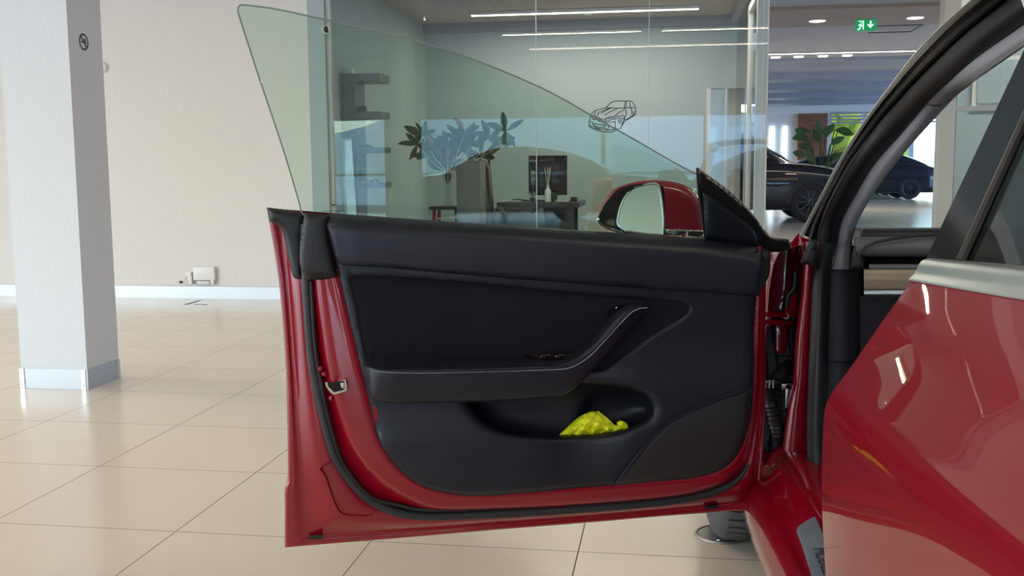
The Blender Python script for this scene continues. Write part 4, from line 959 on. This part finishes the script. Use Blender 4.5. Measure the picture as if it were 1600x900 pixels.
relief('bag_knot', densify([(966, 668), (964, 660), (970, 657), (976, 659), (981, 664), (980, 671), (973, 672), (966, 668)], 4)[:-1], T, lambda P, d: -.022+.012*np.sqrt(1-(1-np.clip(d/5, 0, 1))**2)+rid(P*1.6)*np.clip(d/3, 0, 1)*.6, -.035, M['bag'], BAG, step=3, rings=(1.2,), angle=75)
relief('bag_flap', densify([(932, 643), (936, 643), (952, 656), (958, 663), (944, 655), (932, 643)], 3)[:-1], T, lambda P, d: -.026+0*d, -.03, M['bag'], BAG, step=4, rings=(1.2,))

# window glass: leans inward with height
GT = Vector((DN.x, DN.y, -.42)).normalized(); GP = DA+DN*.045+ZU*.93
def W(px, py, h=0.): return onp(px, py, GP+GT*h, GT)
wo = densify([(371, 16), (374, 9), (383, 8), (430, 14), (500, 29), (560, 42), (650, 64), (740, 93), (830, 130), (880, 155), (920, 178), (1000, 223), (1050, 252), (1095, 276, 'c'), (1100, 300), (1106, 385, 'c'), (900, 366), (700, 352), (600, 345), (484, 340, 'c'), (472, 333), (466, 312), (442, 232), (405, 122), (380, 45), (371, 16)], 5)[:-1]
relief('door_glass', wo, W, lambda P, d: .0+0*d, None, M['glass_door'], FD, step=40, rings=(3,), angle=60)
k_ = next(i for i, p in enumerate(wo) if p[0] > 1094)
MB().tube([W(*p) for p in [wo[-j] for j in range(28, 0, -1)]+wo[:k_+1]], .0017, 6).obj('glass_edge', M['edge'], FD)
def mark(P): return W(*P, .0015)
m = MB()
for poly in ([(517, 319.2), (525.5, 319.2), (525, 321), (522.2, 320.8), (521.4, 328), (520.8, 320.8), (517.8, 321)],):
    vs = [mark(p) for p in poly]; m.add(vs, [tuple(range(len(vs)))])
for k in range(9): x = 504+k*3.3; m.add([mark((x, 329)), mark((x+2.2, 329.1)), mark((x+2.2, 330.3)), mark((x, 330.2))], [(0, 1, 2, 3)])
m.obj('glass_mark', M['ink'], FD, smooth=False)
# sail panel
sail = densify([(1089, 262, 'c'), (1093, 264), (1130, 290), (1160, 316), (1180, 338), (1195, 360), (1210, 371), (1232, 373, 'c'), (1237, 389, 'c'), (1215, 394), (1190, 392, 'c'), (1101, 374, 'c'), (1097, 330), (1090, 290), (1089, 262, 'c')], 4)[:-1]
relief('sail_cover', sail, W, rnd(.018, 6, .004), -.02, M['satin'], FD, step=9)
relief('sail_trim', densify([(1098, 301, 'c'), (1106, 303), (1130, 320), (1160, 342), (1178, 358), (1184, 372), (1187, 386, 'c'), (1150, 381), (1103, 371, 'c'), (1100, 340), (1098, 301, 'c')], 4)[:-1], W, rnd(.036, 10, .018), .0, M['vinyl'], FD, step=8)
MB().tube([W(1090, 263, .01), W(1092, 300, .012), W(1098, 340, .012), W(1103, 372, .014)], .0035, 8).obj('sail_seal', M['rubber'], FD)
MB().lathe(T(1196, 399, -.01), [(0, .006), (.008, .005), (.01, 0)], 14, DN, ZU).obj('trim_plug', M['dash_dark'], FD)
relief('hinge_end_cover', densify([(1184, 384, 'c'), (1204, 392, 'c'), (1203, 425), (1197, 440), (1190, 452), (1184, 458, 'c'), (1184, 384, 'c')], 3)[:-1], D, lambda P, d: .085+0*d, .02, M['satin'], FD)
# door mirror behind the glass
def MR(px, py, h=0.): return D(px, py, -.055+h)
mo = densify([(935, 336, 'c'), (940, 322), (950, 306), (962, 294), (985, 286), (1010, 282), (1035, 282), (1060, 286), (1080, 295), (1094, 312), (1100, 330), (1104, 375, 'c'), (1040, 372), (990, 368), (950, 355), (937, 347), (935, 336, 'c')], 4)[:-1]
hs = densify([(935, 338, 'c'), (945, 320), (958, 303), (972, 293), (1000, 287), (1022, 285), (1031, 288), (1034, 300), (1037, 330), (1039, 372, 'c'), (1000, 370), (970, 362), (946, 356), (936, 348), (935, 338, 'c')], 4)[:-1]
HSA = np.array(hs)
mh = relief('door_mirror', mo, MR, lambda P, d: .0-.028*(1-np.sqrt(1-(1-np.clip(d/20, 0, 1))**2))-.06*np.where(inside(P, HSA), sm((pdist(P, HSA)-1)/3), 0), None, M['red'], FD, step=8, holes=[], rings=(1, 2.5, 5, 9, 14))
relief('mirror_back', mo, MR, lambda P, d: -.028-.085*np.sqrt(1-(1-np.clip(d/45, 0, 1))**2), None, M['red'], FD, step=10)
hs = densify([(935, 338, 'c'), (945, 320), (958, 303), (972, 293), (1000, 287), (1022, 285), (1031, 288), (1034, 300), (1037, 330), (1039, 372, 'c'), (1000, 370), (970, 362), (946, 356), (936, 348), (935, 338, 'c')], 4)[:-1]
mgl = densify([(978, 361, 'c'), (966, 352), (965, 342), (970, 322), (978, 306), (990, 294), (1005, 289), (1024, 287), (1031, 296), (1035, 320), (1037, 345), (1036, 367, 'c'), (1015, 366), (978, 361, 'c')], 4)[:-1]
MGA = np.array(mgl)
relief('mirror_housing', hs, MR, lambda P, d: .004-.012*sm((d-2)/20)-.035*np.where(inside(P, MGA), sm(pdist(P, MGA)/3), 0), -.05, M['satin'], FD, step=6)
# silvered glass is set in its own plane, turned towards the driver
mc = MR(1003, 328, .006)
MN = Vector((-.045, -1, .12)).normalized()
def MG(px, py, h=0.): return onp(px, py, mc+MN*h, MN)
relief('mirror_glass', mgl, MG, lambda P, d: .0008*0*d, -.008, M['mirror'], FD, step=12, rings=(1.5, 4), smooth=False)
MB().tube([MG(*p, .001) for p in mgl+mgl[:1]], .0028, 6, cap=False).obj('mirror_rim', M['alu'], FD)
MB().tube([MR(*p, .006) for p in densify([(934, 341), (937, 349), (948, 356), (962, 361), (975, 364)])], [.002]+[.0035]*18+[.002]*2, 8).obj('mirror_chrome', M['chrome'], FD)
relief('mirror_foot', densify([(1039, 357, 'c'), (1100, 359, 'c'), (1101, 372, 'c'), (1038, 370, 'c'), (1039, 357, 'c')], 2)[:-1], MR, rnd(.012, 4, .004), -.03, M['chrome'], FD, rings=(1.5, 3))

# ---------------------------------------------------------------- body: hinge pillar, sill, aperture seal
Y0 = 2.44
ys = [378, 420, 457, 493, 542, 591, 640, 698, 741, 775]
xr = [1257, 1254, 1251, 1246, 1241, 1238, 1229, 1222, 1221, 1224]; xs = [1270, 1268, 1267, 1266, 1264, 1263, 1261, 1261, 1263, 1274]
g = []
for y, a, b in zip(ys, xr, xs):
    wdt = b-a; g.append([atY(1165, y, 2.78), atY(a-26, y, 2.80), atY(a-2, y, 2.66), atY(a+1, y, 2.48), atY(a+wdt*.3, y, Y0), atY(a+wdt*.65, y, Y0-.006), atY(b, y, Y0), atY(b+12, y, Y0+.03)])
a = 1224
P1 = [car(.02, -.20, .30), car(.02, -.12, .28), car(.03, -.07, .27)]
g.append([atY(1165, 800, 2.74), atY(1190, 800, 2.7), atY(1212, 795, 2.52), atY(1226, 800, 2.40), atY(1242, 805, 2.33), atY(1262, 805, 2.27), atY(1284, 802, 2.25), atY(1300, 800, 2.28)])
BODY = csurf('body_side', g, M['red'], CARR, 4, 4)
# sill: swept along the car
def sillp(t):
    return [(-.30, .34), (-.215, .375), (-.17, .383), (-.13, .376), (-.108, .36), (-.096, .337), (-.082, .322), (-.062, .315), (-.046, .297), (-.038, .26), (-.042, .215), (-.06, .175), (-.10, .155), (-.20, .15)]
g = []
for t in (-.12, 0, .15, .4, .7, 1.0, 1.3, 1.7, 2.1): g.append([car(t, w_-(.03 if t < -.05 else .008 if t < .05 else 0), z-(.0 if t > .05 else .01)) for w_, z in sillp(t)])
csurf('sill', g, M['red'], CARR, 4, 3)
# sill plate with lettering
def SP(px, py, h=0.): return onp(px, py, car(.5, -.16, .386+h), (ZU+CO*.12).normalized())
pl = densify([(1246, 824), (1252, 819), (1270, 808), (1274, 808), (1278, 815), (1290, 845), (1305, 885), (1312, 925), (1274, 925), (1268, 900), (1252, 850), (1245, 832), (1246, 824)], 4)[:-1]
relief('sill_plate', pl, SP, lambda P, d: .004-.002*(1-np.clip(d/2, 0, 1)), -.004, M['plate'], CARR, step=8, rings=(1.2, 2.5))
cu = bpy.data.curves.new('sill_lettering', 'FONT'); cu.body = 'MODEL'; cu.size = 1; cu.extrude = .01
to = bpy.data.objects.new('tmp', cu); COL.objects.link(to); bpy.context.view_layer.update()
me_ = bpy.data.meshes.new_from_object(to.evaluated_get(bpy.context.evaluated_depsgraph_get())); bpy.data.objects.remove(to)
o1 = SP(1270, 856, .006); o2 = SP(1286, 896, .006); ux = (o2-o1); Ltx = ux.length; ux.normalize(); nn = (ZU+CO*.12).normalized(); uy = nn.cross(ux)
wmax = max(v.co.x for v in me_.vertices); s_ = Ltx/wmax
vs = [o1+ux*v.co.x*s_+uy*v.co.y*s_*.9+nn*v.co.z*.02*s_ for v in me_.vertices]; fs = [tuple(p.vertices) for p in me_.polygons]
obj('sill_lettering', vs, fs, M['ink'], CARR, smooth=False)

# bands running up the A pillar: glass-edge strip, groove rubber, main seal, inner trim
def band(name, L, R_, Y, mat, bulge=.02, n=5, extra=(), depth=.05, **k):
    """strip between two image curves with a rounded section; Y gives each station its distance"""
    g = []
    for l, r_, y in zip(L, R_, Y):
        row = [atY(l[0], l[1], y+depth)]
        for q in range(n+1):
            u = q/n; x = l[0]+(r_[0]-l[0])*u; yy = l[1]+(r_[1]-l[1])*u; row.append(atY(x, yy, y-bulge*math.sin(math.pi*u)))
        row.append(atY(r_[0], r_[1], y+depth)); g.append(row)
    return csurf(name, g, mat, CARR, 2, 5, **k)
Yp = [2.52, 2.50, 2.44, 2.34, 2.24, 2.10, 1.95, 1.80, 1.66]
L0 = [(1249, 368), (1262, 343), (1282, 305), (1315, 243), (1356, 180), (1400, 120), (1435, 76), (1475, 36), (1530, -12)]
L1 = [(1257, 368), (1269, 343), (1289, 305), (1322, 243), (1363, 180), (1408, 124), (1446, 82), (1490, 38), (1548, -12)]
L2 = [(1276, 376), (1281, 350), (1296, 312), (1330, 250), (1383, 180), (1427, 132), (1466, 93), (1512, 50), (1590, -12)]
L3 = [(1308, 382), (1314, 348), (1333, 310), (1364, 258), (1408, 208), (1448, 161), (1484, 126), (1527, 88), (1608, 31)]
L4 = [(1331, 382), (1337, 356), (1350, 327), (1382, 278), (1428, 221), (1488, 156), (1512, 136), (1536, 117), (1608, 68)]
band('pillar_strip', L0, L1, [y+.03 for y in Yp], M['strip'], .006, 4)
band('pillar_groove', L1, L2, [y+.035 for y in Yp], M['rubber'], .008, 4)
MB().tube([atY((a[0]*.45+b[0]*.55), (a[1]*.45+b[1]*.55), y+.015) for a, b, y in zip(L1, L2, Yp)], .007, 8).obj('groove_rubber', M['satin'], CARR)
band('pillar_seal', L2, L3, Yp, M['rubber'], .022, 6)
band('pillar_trim', L3, L4, [y+.01 for y in Yp], M['pillar_trim'], .022, 5)
bandL = [(1276, 376), (1270, 420), (1267, 493), (1263, 591), (1261, 660), (1262, 720), (1266, 755), (1276, 785), (1300, 830)]
bandR = [(1308, 382), (1299, 421), (1296, 493), (1293, 591), (1290, 660), (1291, 720), (1300, 755), (1316, 785), (1340, 820)]
band('aperture_seal', bandL, bandR, [2.52, 2.45, 2.42, 2.40, 2.38, 2.34, 2.30, 2.22, 2.1], M['seal'], .028, 6)
band('pillar_trim_lower', [(1308, 382), (1304, 400), (1299, 421)], [(1331, 382), (1329, 400), (1328, 421)], [2.53, 2.50, 2.47], M['pillar_trim'], .02, 5)
band('kick_panel', [(1290, 421), (1289, 480), (1286, 565), (1283, 640), (1282, 720)], [(1346, 421), (1347, 480), (1343, 565), (1335, 640), (1330, 720)], [2.50, 2.48, 2.47, 2.46, 2.46], M['dash_dark'], .015, 5)
MB().tube([atY(1297, 566, 2.45), atY(1318, 566, 2.44), atY(1342, 566, 2.46)], .0015, 5).obj('kick_panel_joint', M['satin'], CARR)
MB().tube([atY(1446, 162, 2.055), atY(1456, 165, 2.03), atY(1470, 164.5, 2.03), atY(1486, 156, 2.055)], .0012, 5).obj('trim_joint', M['rubber'], CARR)
# cowl end and red pillar top
relief('cowl_end', densify([(1236, 379, 'c'), (1248, 364, 'c'), (1252, 368, 'c'), (1240, 394), (1236, 392, 'c'), (1236, 379, 'c')], 3)[:-1], lambda x, y, h: atY(x, y, 2.58-h), lambda P, d: 0*d, -.03, M['red'], CARR, rings=(1.2,))
relief('pillar_foot', densify([(1248, 368, 'c'), (1276, 376, 'c'), (1272, 408, 'c'), (1252, 412, 'c'), (1248, 390), (1248, 368, 'c')], 3)[:-1], lambda x, y, h: atY(x, y, 2.56-h), rnd(.02, 6), -.05, M['red'], CARR)
relief('pillar_foot_rubber', densify([(1266, 372, 'c'), (1280, 378, 'c'), (1276, 420, 'c'), (1262, 414), (1250, 411, 'c'), (1256, 396), (1266, 372, 'c')], 3)[:-1], lambda x, y, h: atY(x, y, 2.425-h), rnd(.015, 6), -.05, M['rubber'], CARR)
# hinges, check strap, wiring boot
def hinge(x0, y0, x1, y1, y2):
    r = MB()
    for yy in (y0, y2): r.tube([atY(x0, yy, 2.50), atY((x0+x1)/2, yy+1, 2.52), atY(x1, yy+2, 2.60)], .006, 8)
    r.tube([atY(x0+8, y0-6, 2.52), atY(x0+8, y2+6, 2.52)], .009, 10)
    o = r.obj('door_hinge', M['red'], CARR)
    for yy in (y0+(y2-y0)/2,): MB().tube([atY(x1-12, yy-3, 2.57), atY(x1-12, yy-3, 2.555)], .009, 6).obj('hinge_bolt', M['red'], o)
hinge(1192, 491, 1240, 493, 503); hinge(1184, 709, 1226, 711, 718)
MB().tube([atY(*p) for p in ((1196, 612, 2.50), (1205, 606, 2.50), (1216, 590, 2.52), (1228, 576, 2.58), (1236, 572, 2.64))], [.012, .018, .019, .018, .02], 10, sy=1.).obj('harness_sleeve', M['dash_dark'], CARR)
pts = [atY(*p) for p in ((1203, 608, 2.50), (1205, 630, 2.49), (1211, 655, 2.49), (1215, 680, 2.51), (1210, 698, 2.54))]
P = [pts[0]]; 
for i in range(4):
    for k in range(1, 9): P.append(pts[i].lerp(pts[i+1], k/8))
MB().tube(P, [.0185 if k % 2 else .0145 for k in range(len(P))], 14).obj('wiring_boot', M['rubber'], CARR)
MB().box(atY(1204, 600, 2.47), (.05, .03, .028), bev=.004).obj('harness_connector', M['gloss'], CARR)
m = MB()
for dx in (-8, -2, 4): m.box(atY(1204+dx, 600, 2.452), (.003, .004, .02))
m.obj('connector_ribs', M['stitch'], CARR)
MB().box(atY(1224, 604, 2.50), (.05, .004, .014), bev=.001).box(atY(1231, 618, 2.50), (.012, .004, .06), bev=.001).obj('strap_bracket', M['alu'], CARR)
MB().tube([atY(*p) for p in ((1243, 425, 2.6), (1242, 445, 2.6), (1238, 455, 2.6), (1231, 462, 2.6), (1229, 480, 2.6))], .008, 8).obj('cable_loop', M['rubber'], CARR)
MB().box(atY(1234, 476, 2.62), (.035, .03, .07), bev=.012).obj('hinge_bracket', M['red'], CARR)
MB().box(atY(1219, 545, 2.66), (.034, .02, .15), bev=.009).obj('pillar_web', M['red'], CARR)
MB().tube([atY(1239, 495, 2.6), atY(1236, 520, 2.6), atY(1235, 570, 2.6)], .004, 6).obj('check_strap', M['rubber'], CARR)

# ---------------------------------------------------------------- rear door
PF = car(1.05, 0, 0)
def RD(px, py, lean=0.): 
    n = (CR - ZU*lean).normalized(); return onp(px, py, car(1.05, 0, .92), n)
edge = [(1425, 438), (1412, 456), (1386, 492), (1356, 535), (1327, 577), (1305, 606), (1294, 625), (1288, 646), (1285.5, 690), (1284, 760), (1286, 830), (1290, 900)]
E = [tw(RD(*p)) for p in edge]
zs_, ws_ = [e[2] for e in E][::-1], [e[1] for e in E][::-1]
prof = [(-.095, .27), (-.055, .30), (-.02, .36)]
prof = [(ws_[0]-.075, .26), (ws_[0]-.045, .29), (ws_[0]-.018, .34), (ws_[0]-.004, .41)]+list(zip(ws_, zs_))
g = []
for t in (1.05, 1.12, 1.25, 1.45, 1.65, 1.9, 2.15):
    s = t-1.05; row = []
    for w_, z in prof:
        zz = z+s*.06*max(0, (z-.26)/.65); bul = .018*s-.040*s*s + .010*s*math.exp(-((z-.70)/.15)**2)
        row.append(car(t, w_+bul, zz))
    g.append(row)
RDO = csurf('rear_door', g, M['red'], CARR, 4, 5, angle=60)
g2 = [[q for q in g[0]], [q - CO*.012 + CR*.002 for q in g[0]], [q - CO*.05 + CR*.012 for q in g[0]], [q-CO*.11+CR*.03 for q in g[0]]]
csurf('rear_door_edge', g2, M['red'], RDO, 4, 2)
# belt moulding
mo0 = [(1425, 438), (1440, 421), (1449, 405), (1456, 402)]
g = []
for t in (1.048, 1.12, 1.25, 1.45, 1.65, 1.9, 2.15):
    s = t-1.05; row = []
    for w_, z in [(ws_[-1]-.008, zs_[-1]-.003), (ws_[-1]+.004, zs_[-1]+.0), (ws_[-1]-.004, zs_[-1]+.010), (ws_[-1]-.010, zs_[-1]+.024), (ws_[-1]-.018, zs_[-1]+.030), (ws_[-1]-.034, zs_[-1]+.031)]:
        row.append(car(t, w_+.018*s-.040*s*s, z+s*.06*.98))
    g.append(row)
csurf('belt_moulding', g, M['belt'], RDO, 4, 4, angle=50)
csurf('moulding_end', [[q for q in g[0]], [q-CO*.03+ZU*.0 for q in g[0]]], M['belt'], RDO, 2, 1)
# window plane leaning inward
wb, zb0 = ws_[-1]-.022, zs_[-1]+.026
WN = (CO + ZU*.47 + CR*.03).normalized(); WP = car(1.05, wb, zb0)
def RW(px, py, h=0.): return onp(px, py, WP+WN*h, WN)
q1 = [RW(1446, 406), RW(1500, 296), RW(1550, 184), RW(1597, 84)]
print('B pillar top', [tw(q) for q in q1])
q2 = [RW(1503, 409), RW(1535, 330), RW(1568, 262), RW(1600, 195)]
def ext(a, b, f): return a+(b-a)*f
# continue both lines to the roof
topz = 1.36
qa = [q1[0], ext(q1[0], q1[3], .33), ext(q1[0], q1[3], .66), q1[3], ext(q1[0], q1[3], (topz-q1[0].z)/(q1[3].z-q1[0].z))]
qb = [q2[0], ext(q2[0], q2[3], .33), ext(q2[0], q2[3], .66), q2[3], ext(q2[0], q2[3], (topz-q2[0].z)/(q2[3].z-q2[0].z))]
inw = -CO*.03
def quadsolid(name, A, B, thick, mat, parent, n=4):
    g = [[a.lerp(b, k/n) for k in range(n+1)] for a, b in zip(A, B)]; vs, fs = solid(g, thick, 2, 2); return obj(name, vs, fs, mat, parent, angle=30)
quadsolid('pillar_applique', qa, qb, -WN*.006, M['gloss'], RDO)
MB().tube([a-WN*.004 for a in qa], .003, 6).obj('applique_seal', M['rubber'], RDO)
MB().tube([b+WN*.001 for b in qb], .007, 8).obj('window_channel', M['satin'], RDO)
qc = [car(2.1, wb-.47*(z-zb0)-.01, z) for z in [q.z for q in qb]]
qc[0] = car(2.15, wb-.02, zb0+.06)
quadsolid('rear_glass', [b-WN*.003 for b in qb], qc, -WN*.004, M['glass_rear'], RDO, 8)
# inner B pillar behind the door
g = [[car(1.10, -.17, z), car(1.13, -.15, z), car(1.22, -.15, z), car(1.25, -.19, z)] for z in (.40, .6, .8)]+[[car(1.10+.3*(z-.8), -.17-.45*(z-.85), z), car(1.13+.3*(z-.8), -.16-.45*(z-.85), z), car(1.22+.3*(z-.8), -.16-.45*(z-.85), z), car(1.25+.3*(z-.8), -.20-.45*(z-.85), z)] for z in (.95, 1.15, 1.34)]
csurf('centre_pillar', g, M['dash_dark'], CARR, 3, 3)
# roof, far side and glass (seen from a step to the side)
def rl(t):
    z = np.interp(t, [-.1, .2, .34, .64, .8, 1.2, 1.7, 2.3], [.88, 1.175, 1.24, 1.305, 1.337, 1.40, 1.42, 1.38]); w_ = np.interp(t, [-.1, .2, .34, .64, .8, 1.2, 1.7, 2.3], [-.18, -.27, -.29, -.285, -.29, -.31, -.33, -.33]); return w_, z
ts = [.95, 1.05, 1.3, 1.6, 1.9, 2.3]; CW = 1.66                # car centre plane at w = -CW/2-.02
cen = -.90
g = []
for t in ts:
    w_, z = rl(t); g.append([car(t, w_+(cen-w_)*q, z+.045*math.sin(q*math.pi/2)) for q in (0, .15, .4, .7, 1)]+[car(t, 2*cen-(w_+(cen-w_)*q), z+.045*math.sin(q*math.pi/2)) for q in (.7, .4, .15, 0)])
vs, fs = solid(g, -ZU*.03, 2, 3); obj('roof_panel', vs, fs, M['gloss'], CARR)
MB().tube([car(t, rl(t)[0]-.02, rl(t)[1]-.015) for t in (.88, 1.0, 1.1, 1.3, 1.6, 1.9, 2.3)], .02, 10).obj('roof_rail', M['rubber'], CARR)
MB().tube([car(t, 2*cen-rl(t)[0]+.02, rl(t)[1]-.02) for t in (-.1, .1, .3, .55, .85, 1.2, 1.7, 2.3)], .03, 10).obj('far_pillar', M['rubber'], CARR)
# windscreen
wl = [(-.16, .88, -.24), (.0, 1.0, -.25), (.17, 1.17, -.29), (.31, 1.235, -.32), (.60, 1.30, -.33), (.82, 1.345, -.34)]
g = []
for t, z, w_ in wl:
    w2 = 2*cen-w_; g.append([car(t-(.20 if t < 0 else .12)*math.sin(math.pi*q), w_+(w2-w_)*q, z) for q in (0, .2, .4, .6, .8, 1)])
csurf('windscreen', g, M['glass_wind'], CARR, 3, 3)
# far door below its window, and passenger window
far = 2*cen
g = [[car(t, far-.08+.0*t, .87), car(t, far-.03, .83), car(t, far, .7), car(t, far, .5), car(t, far-.0, .38), car(t, far+.05, .25)] for t in (-.1, .3, .8, 1.4, 2.2)]
csurf('far_side', g, M['red'], CARR, 3, 4)
csurf('far_door_card', [[q+CO*.09 for q in r] for r in [[g[i][0], g[i][1], g[i][2], g[i][3], g[i][4]] for i in range(len(g))]], M['dash_dark'], CARR, 3, 3)
# floor pan
MB().prism([car(-.2, -.17, .27), car(2.2, -.17, .27), car(2.2, far+.1, .27), car(-.2, far+.1, .27)], ZU*.05).obj('floor_pan', M['dash_dark'], CARR, smooth=False)
MB().prism([car(-.22, -.34, .3), car(-.22, far+.1, .3), car(-.22, far+.1, .88), car(-.22, -.34, .86)], CR*.03).obj('bulkhead', M['dash_dark'], CARR, smooth=False)
# dashboard, profile swept across the car
YD = 2.33
def dash(name, rows, mat, x0=1334, x1=1700, smooth=True):
    """rows: (py at px 1400, distance); swept along the cross-car direction from px x0"""
    g = []
    for q in (0, .12, .3, .6, 1):
        row = []
        for py, Y, sag in rows:
            P0 = atY(x0, py+sag, Y); row.append(P0-CO*q*1.45)
        g.append(row)
    return csurf(name, g, mat, CARR, 3, 4)
dash('dashboard', [(357, 2.75, -1), (356.5, 2.40, 0), (362, 2.36, 0), (368, 2.35, 0)], M['dash_dark'], 1337)
dash('dash_pad', [(366, 2.37, 0), (371, 2.345, 0), (385, 2.325, 0), (398, 2.335, 0), (402, 2.37, 0)], M['dash'], 1338)
MB().tube([atY(*p) for p in ((1343, 400, 2.32), (1345, 394, 2.315), (1352, 386, 2.312), (1368, 379, 2.312), (1395, 373, 2.315), (1430, 368.5, 2.32), (1470, 366, 2.325))], .0035, 6).obj('dash_seam', M['dash_dark'], CARR)
dash('vent_slot', [(401, 2.36, 0), (403, 2.42, 0), (412, 2.42, 0), (413, 2.36, 0)], M['gloss'], 1348)
dash('vent_lip', [(412, 2.36, 0), (413, 2.325, 0), (418, 2.318, 0), (421, 2.32, 0)], M['dash'], 1358)
dash('wood_trim', [(421, 2.33, 0), (422, 2.312, 0), (436, 2.305, 0), (451, 2.312, 0), (452, 2.33, 0)], M['wood_dash'], 1350)
dash('metal_strip', [(452, 2.33, 0), (453, 2.302, 0), (457, 2.296, 0), (462, 2.30, 0), (463, 2.33, 0)], M['alu'], 1350)
dash('lower_dash', [(463, 2.34, 0), (470, 2.35, 0), (540, 2.40, 0), (640, 2.46, 0), (760, 2.5, 0)], M['dash_dark'], 1344)
relief('dash_end_cap', densify([(1333, 388, 'c'), (1338, 384), (1346, 388), (1351, 402), (1352, 421, 'c'), (1329, 421, 'c'), (1331, 400), (1333, 388, 'c')], 4)[:-1], lambda x, y, h: atY(x, y, 2.36-h), rnd(.03, 6), -.05, M['dash_dark'], CARR)
relief('dash_corner', densify([(1337, 357, 'c'), (1350, 357, 'c'), (1350, 380), (1346, 392), (1336, 390), (1334, 375), (1337, 357, 'c')], 4)[:-1], lambda x, y, h: atY(x, y, 2.37-h), rnd(.025, 6), -.05, M['dash'], CARR)

# ---------------------------------------------------------------- front wing, bonnet, wheel
def fz(t): return np.interp(t, [-1.35, -1.1, -.8, -.5, -.25, -.05], [.60, .70, .77, .82, .855, .875])
def fw(t): return np.interp(t, [-1.35, -1.1, -.8, -.5, -.25, -.05], [-.36, -.19, -.11, -.085, -.09, -.105])
def arch(t): d = .40**2-(t+.50)**2; return .30+math.sqrt(d) if d > 0 else .24
g = []
for t in (-1.35, -1.2, -1.05, -.92, -.89, -.8, -.65, -.5, -.35, -.2, -.11, -.08, -.04):
    zb = max(arch(t), .24); zt_ = fz(t); wq = fw(t)
    g.append([car(t, wq-.03, zb), car(t, wq, zb+.03), car(t, wq+.004, (zb+zt_)/2+.03), car(t, wq-.012, zt_-.05), car(t, wq-.06, zt_-.005), car(t, wq-.14, zt_+.002)])
csurf('front_wing', g, M['red'], CARR, 3, 2)
g = []
for t in (-1.35, -1.1, -.8, -.5, -.25, -.1):
    a_ = fw(t)-.145; b_ = 2*cen-a_; g.append([car(t, a_+(b_-a_)*q, fz(t)+.004+.0*math.sin(math.pi*q)) for q in (0, .1, .3, .5, .7, .9, 1)])
csurf('bonnet', g, M['red'], CARR, 3, 3)
# wheel with tread
wc = atZ(1180, 850, 0); wc = Vector((.685, 2.885, .335)); wax = Vector((-.99, .08, 0)).normalized(); wux = wax.cross(ZU).normalized()
pr = [(.215, .09), (.25, .112), (.29, .118), (.318, .108), (.331, .088), (.335, .05), (.335, -.05), (.331, -.088), (.318, -.108), (.29, -.118), (.25, -.112), (.215, -.09)]
wh = MB().lathe(wc, pr, 64, wax, ZU).obj('front_wheel', M['tyre'], CARR, angle=50)
MB().lathe(wc, [(0, .05), (.06, .06), (.19, .06), (.222, .10), (.235, .108)], 40, wax, ZU).obj('rim', M['rim'], wh)
m = MB()
for k in range(10):
    t = 2*math.pi*k/10; d = ZU*math.cos(t)+wux*math.sin(t); m.tube([wc+wax*.085+d*.03, wc+wax*.10+d*.22], [.022, .014], 8)
m.obj('spokes', M['alu'], wh)
m = MB()
for k in range(56):
    t = 2*math.pi*k/56; d = ZU*math.cos(t)+wux*math.sin(t); e = ZU*(-math.sin(t))+wux*math.cos(t)
    m.add([wc+d*.3362+wax*.092+e*.008, wc+d*.3368+wax*.03-e*.002, wc+d*.3368+wax*.03+e*.003, wc+d*.3362+wax*.092+e*.015], [(0, 1, 2, 3)])
    m.add([wc+d*.3362-wax*.092-e*.002, wc+d*.3368-wax*.03-e*.007, wc+d*.3368-wax*.03-e*.002, wc+d*.3362-wax*.092+e*.004], [(0, 1, 2, 3)])
for w_ in (.028, 0, -.028): m.lathe(wc, [(.3363, w_-.004), (.3368, w_), (.3363, w_+.004)], 64, wax, ZU)
m.obj('tread_grooves', M['rubber'], wh)
relief('wheel_liner', densify([(1154, 785, 'c'), (1163, 812), (1176, 838), (1190, 852), (1202, 858, 'c'), (1212, 862), (1206, 820), (1180, 785, 'c'), (1154, 785, 'c')], 4)[:-1], lambda x, y, h: atY(x, y, 2.62-h), lambda P, d: .01*sm(d/8), -.02, M['liner'], CARR)
# floor box lid
fb0, fb1 = atZ(1085, 836, 0), atZ(1168, 836, 0); rc = (fb0+fb1)/2+Vector((.0, .0, 0)); rr = (fb1-fb0).length/2
fb = empty('floor_disc', rc, 'round polished steel floor disc beside the red car front tyre', 'floor disc')
MB().lathe(rc, [(0, .004), (rr*.86, .004), (rr*.87, .002), (rr*.89, .002), (rr*.90, .006), (rr*.96, .006), (rr, .001)], 48).obj('lid', M['lid'], fb)
MB().box(rc+Vector((.0, -rr*.7, .0065)), (.05, .012, .003), bev=.001).obj('lid_catch', M['chrome'], fb)

# parts that look unlike the rest of their thing
for n_, l_ in {'insert_panel': 'black suede insert', 'door_glass': 'green tinted frameless window', 'weather_seal': 'grey rubber seal', 'armrest': 'dark armrest rising into a pull handle',
               'speaker_grille': 'black perforated speaker grille', 'latch': 'chrome door latch', 'belt_moulding': 'satin metal belt strip', 'wood_trim': 'pale wood dashboard strip', 'metal_strip': 'silver dashboard strip',
               'sill_plate': 'grey lettered sill plate', 'pillar_trim': 'grey cloth pillar trim', 'mirror_glass': 'silvered mirror glass', 'courtesy_reflector': 'small red reflector', 'front_wheel': 'grey tyre with dark rim', 'pillar_applique': 'gloss black pillar panel'}.items():
    o = bpy.data.objects.get(n_)
    if o: o['label'] = l_
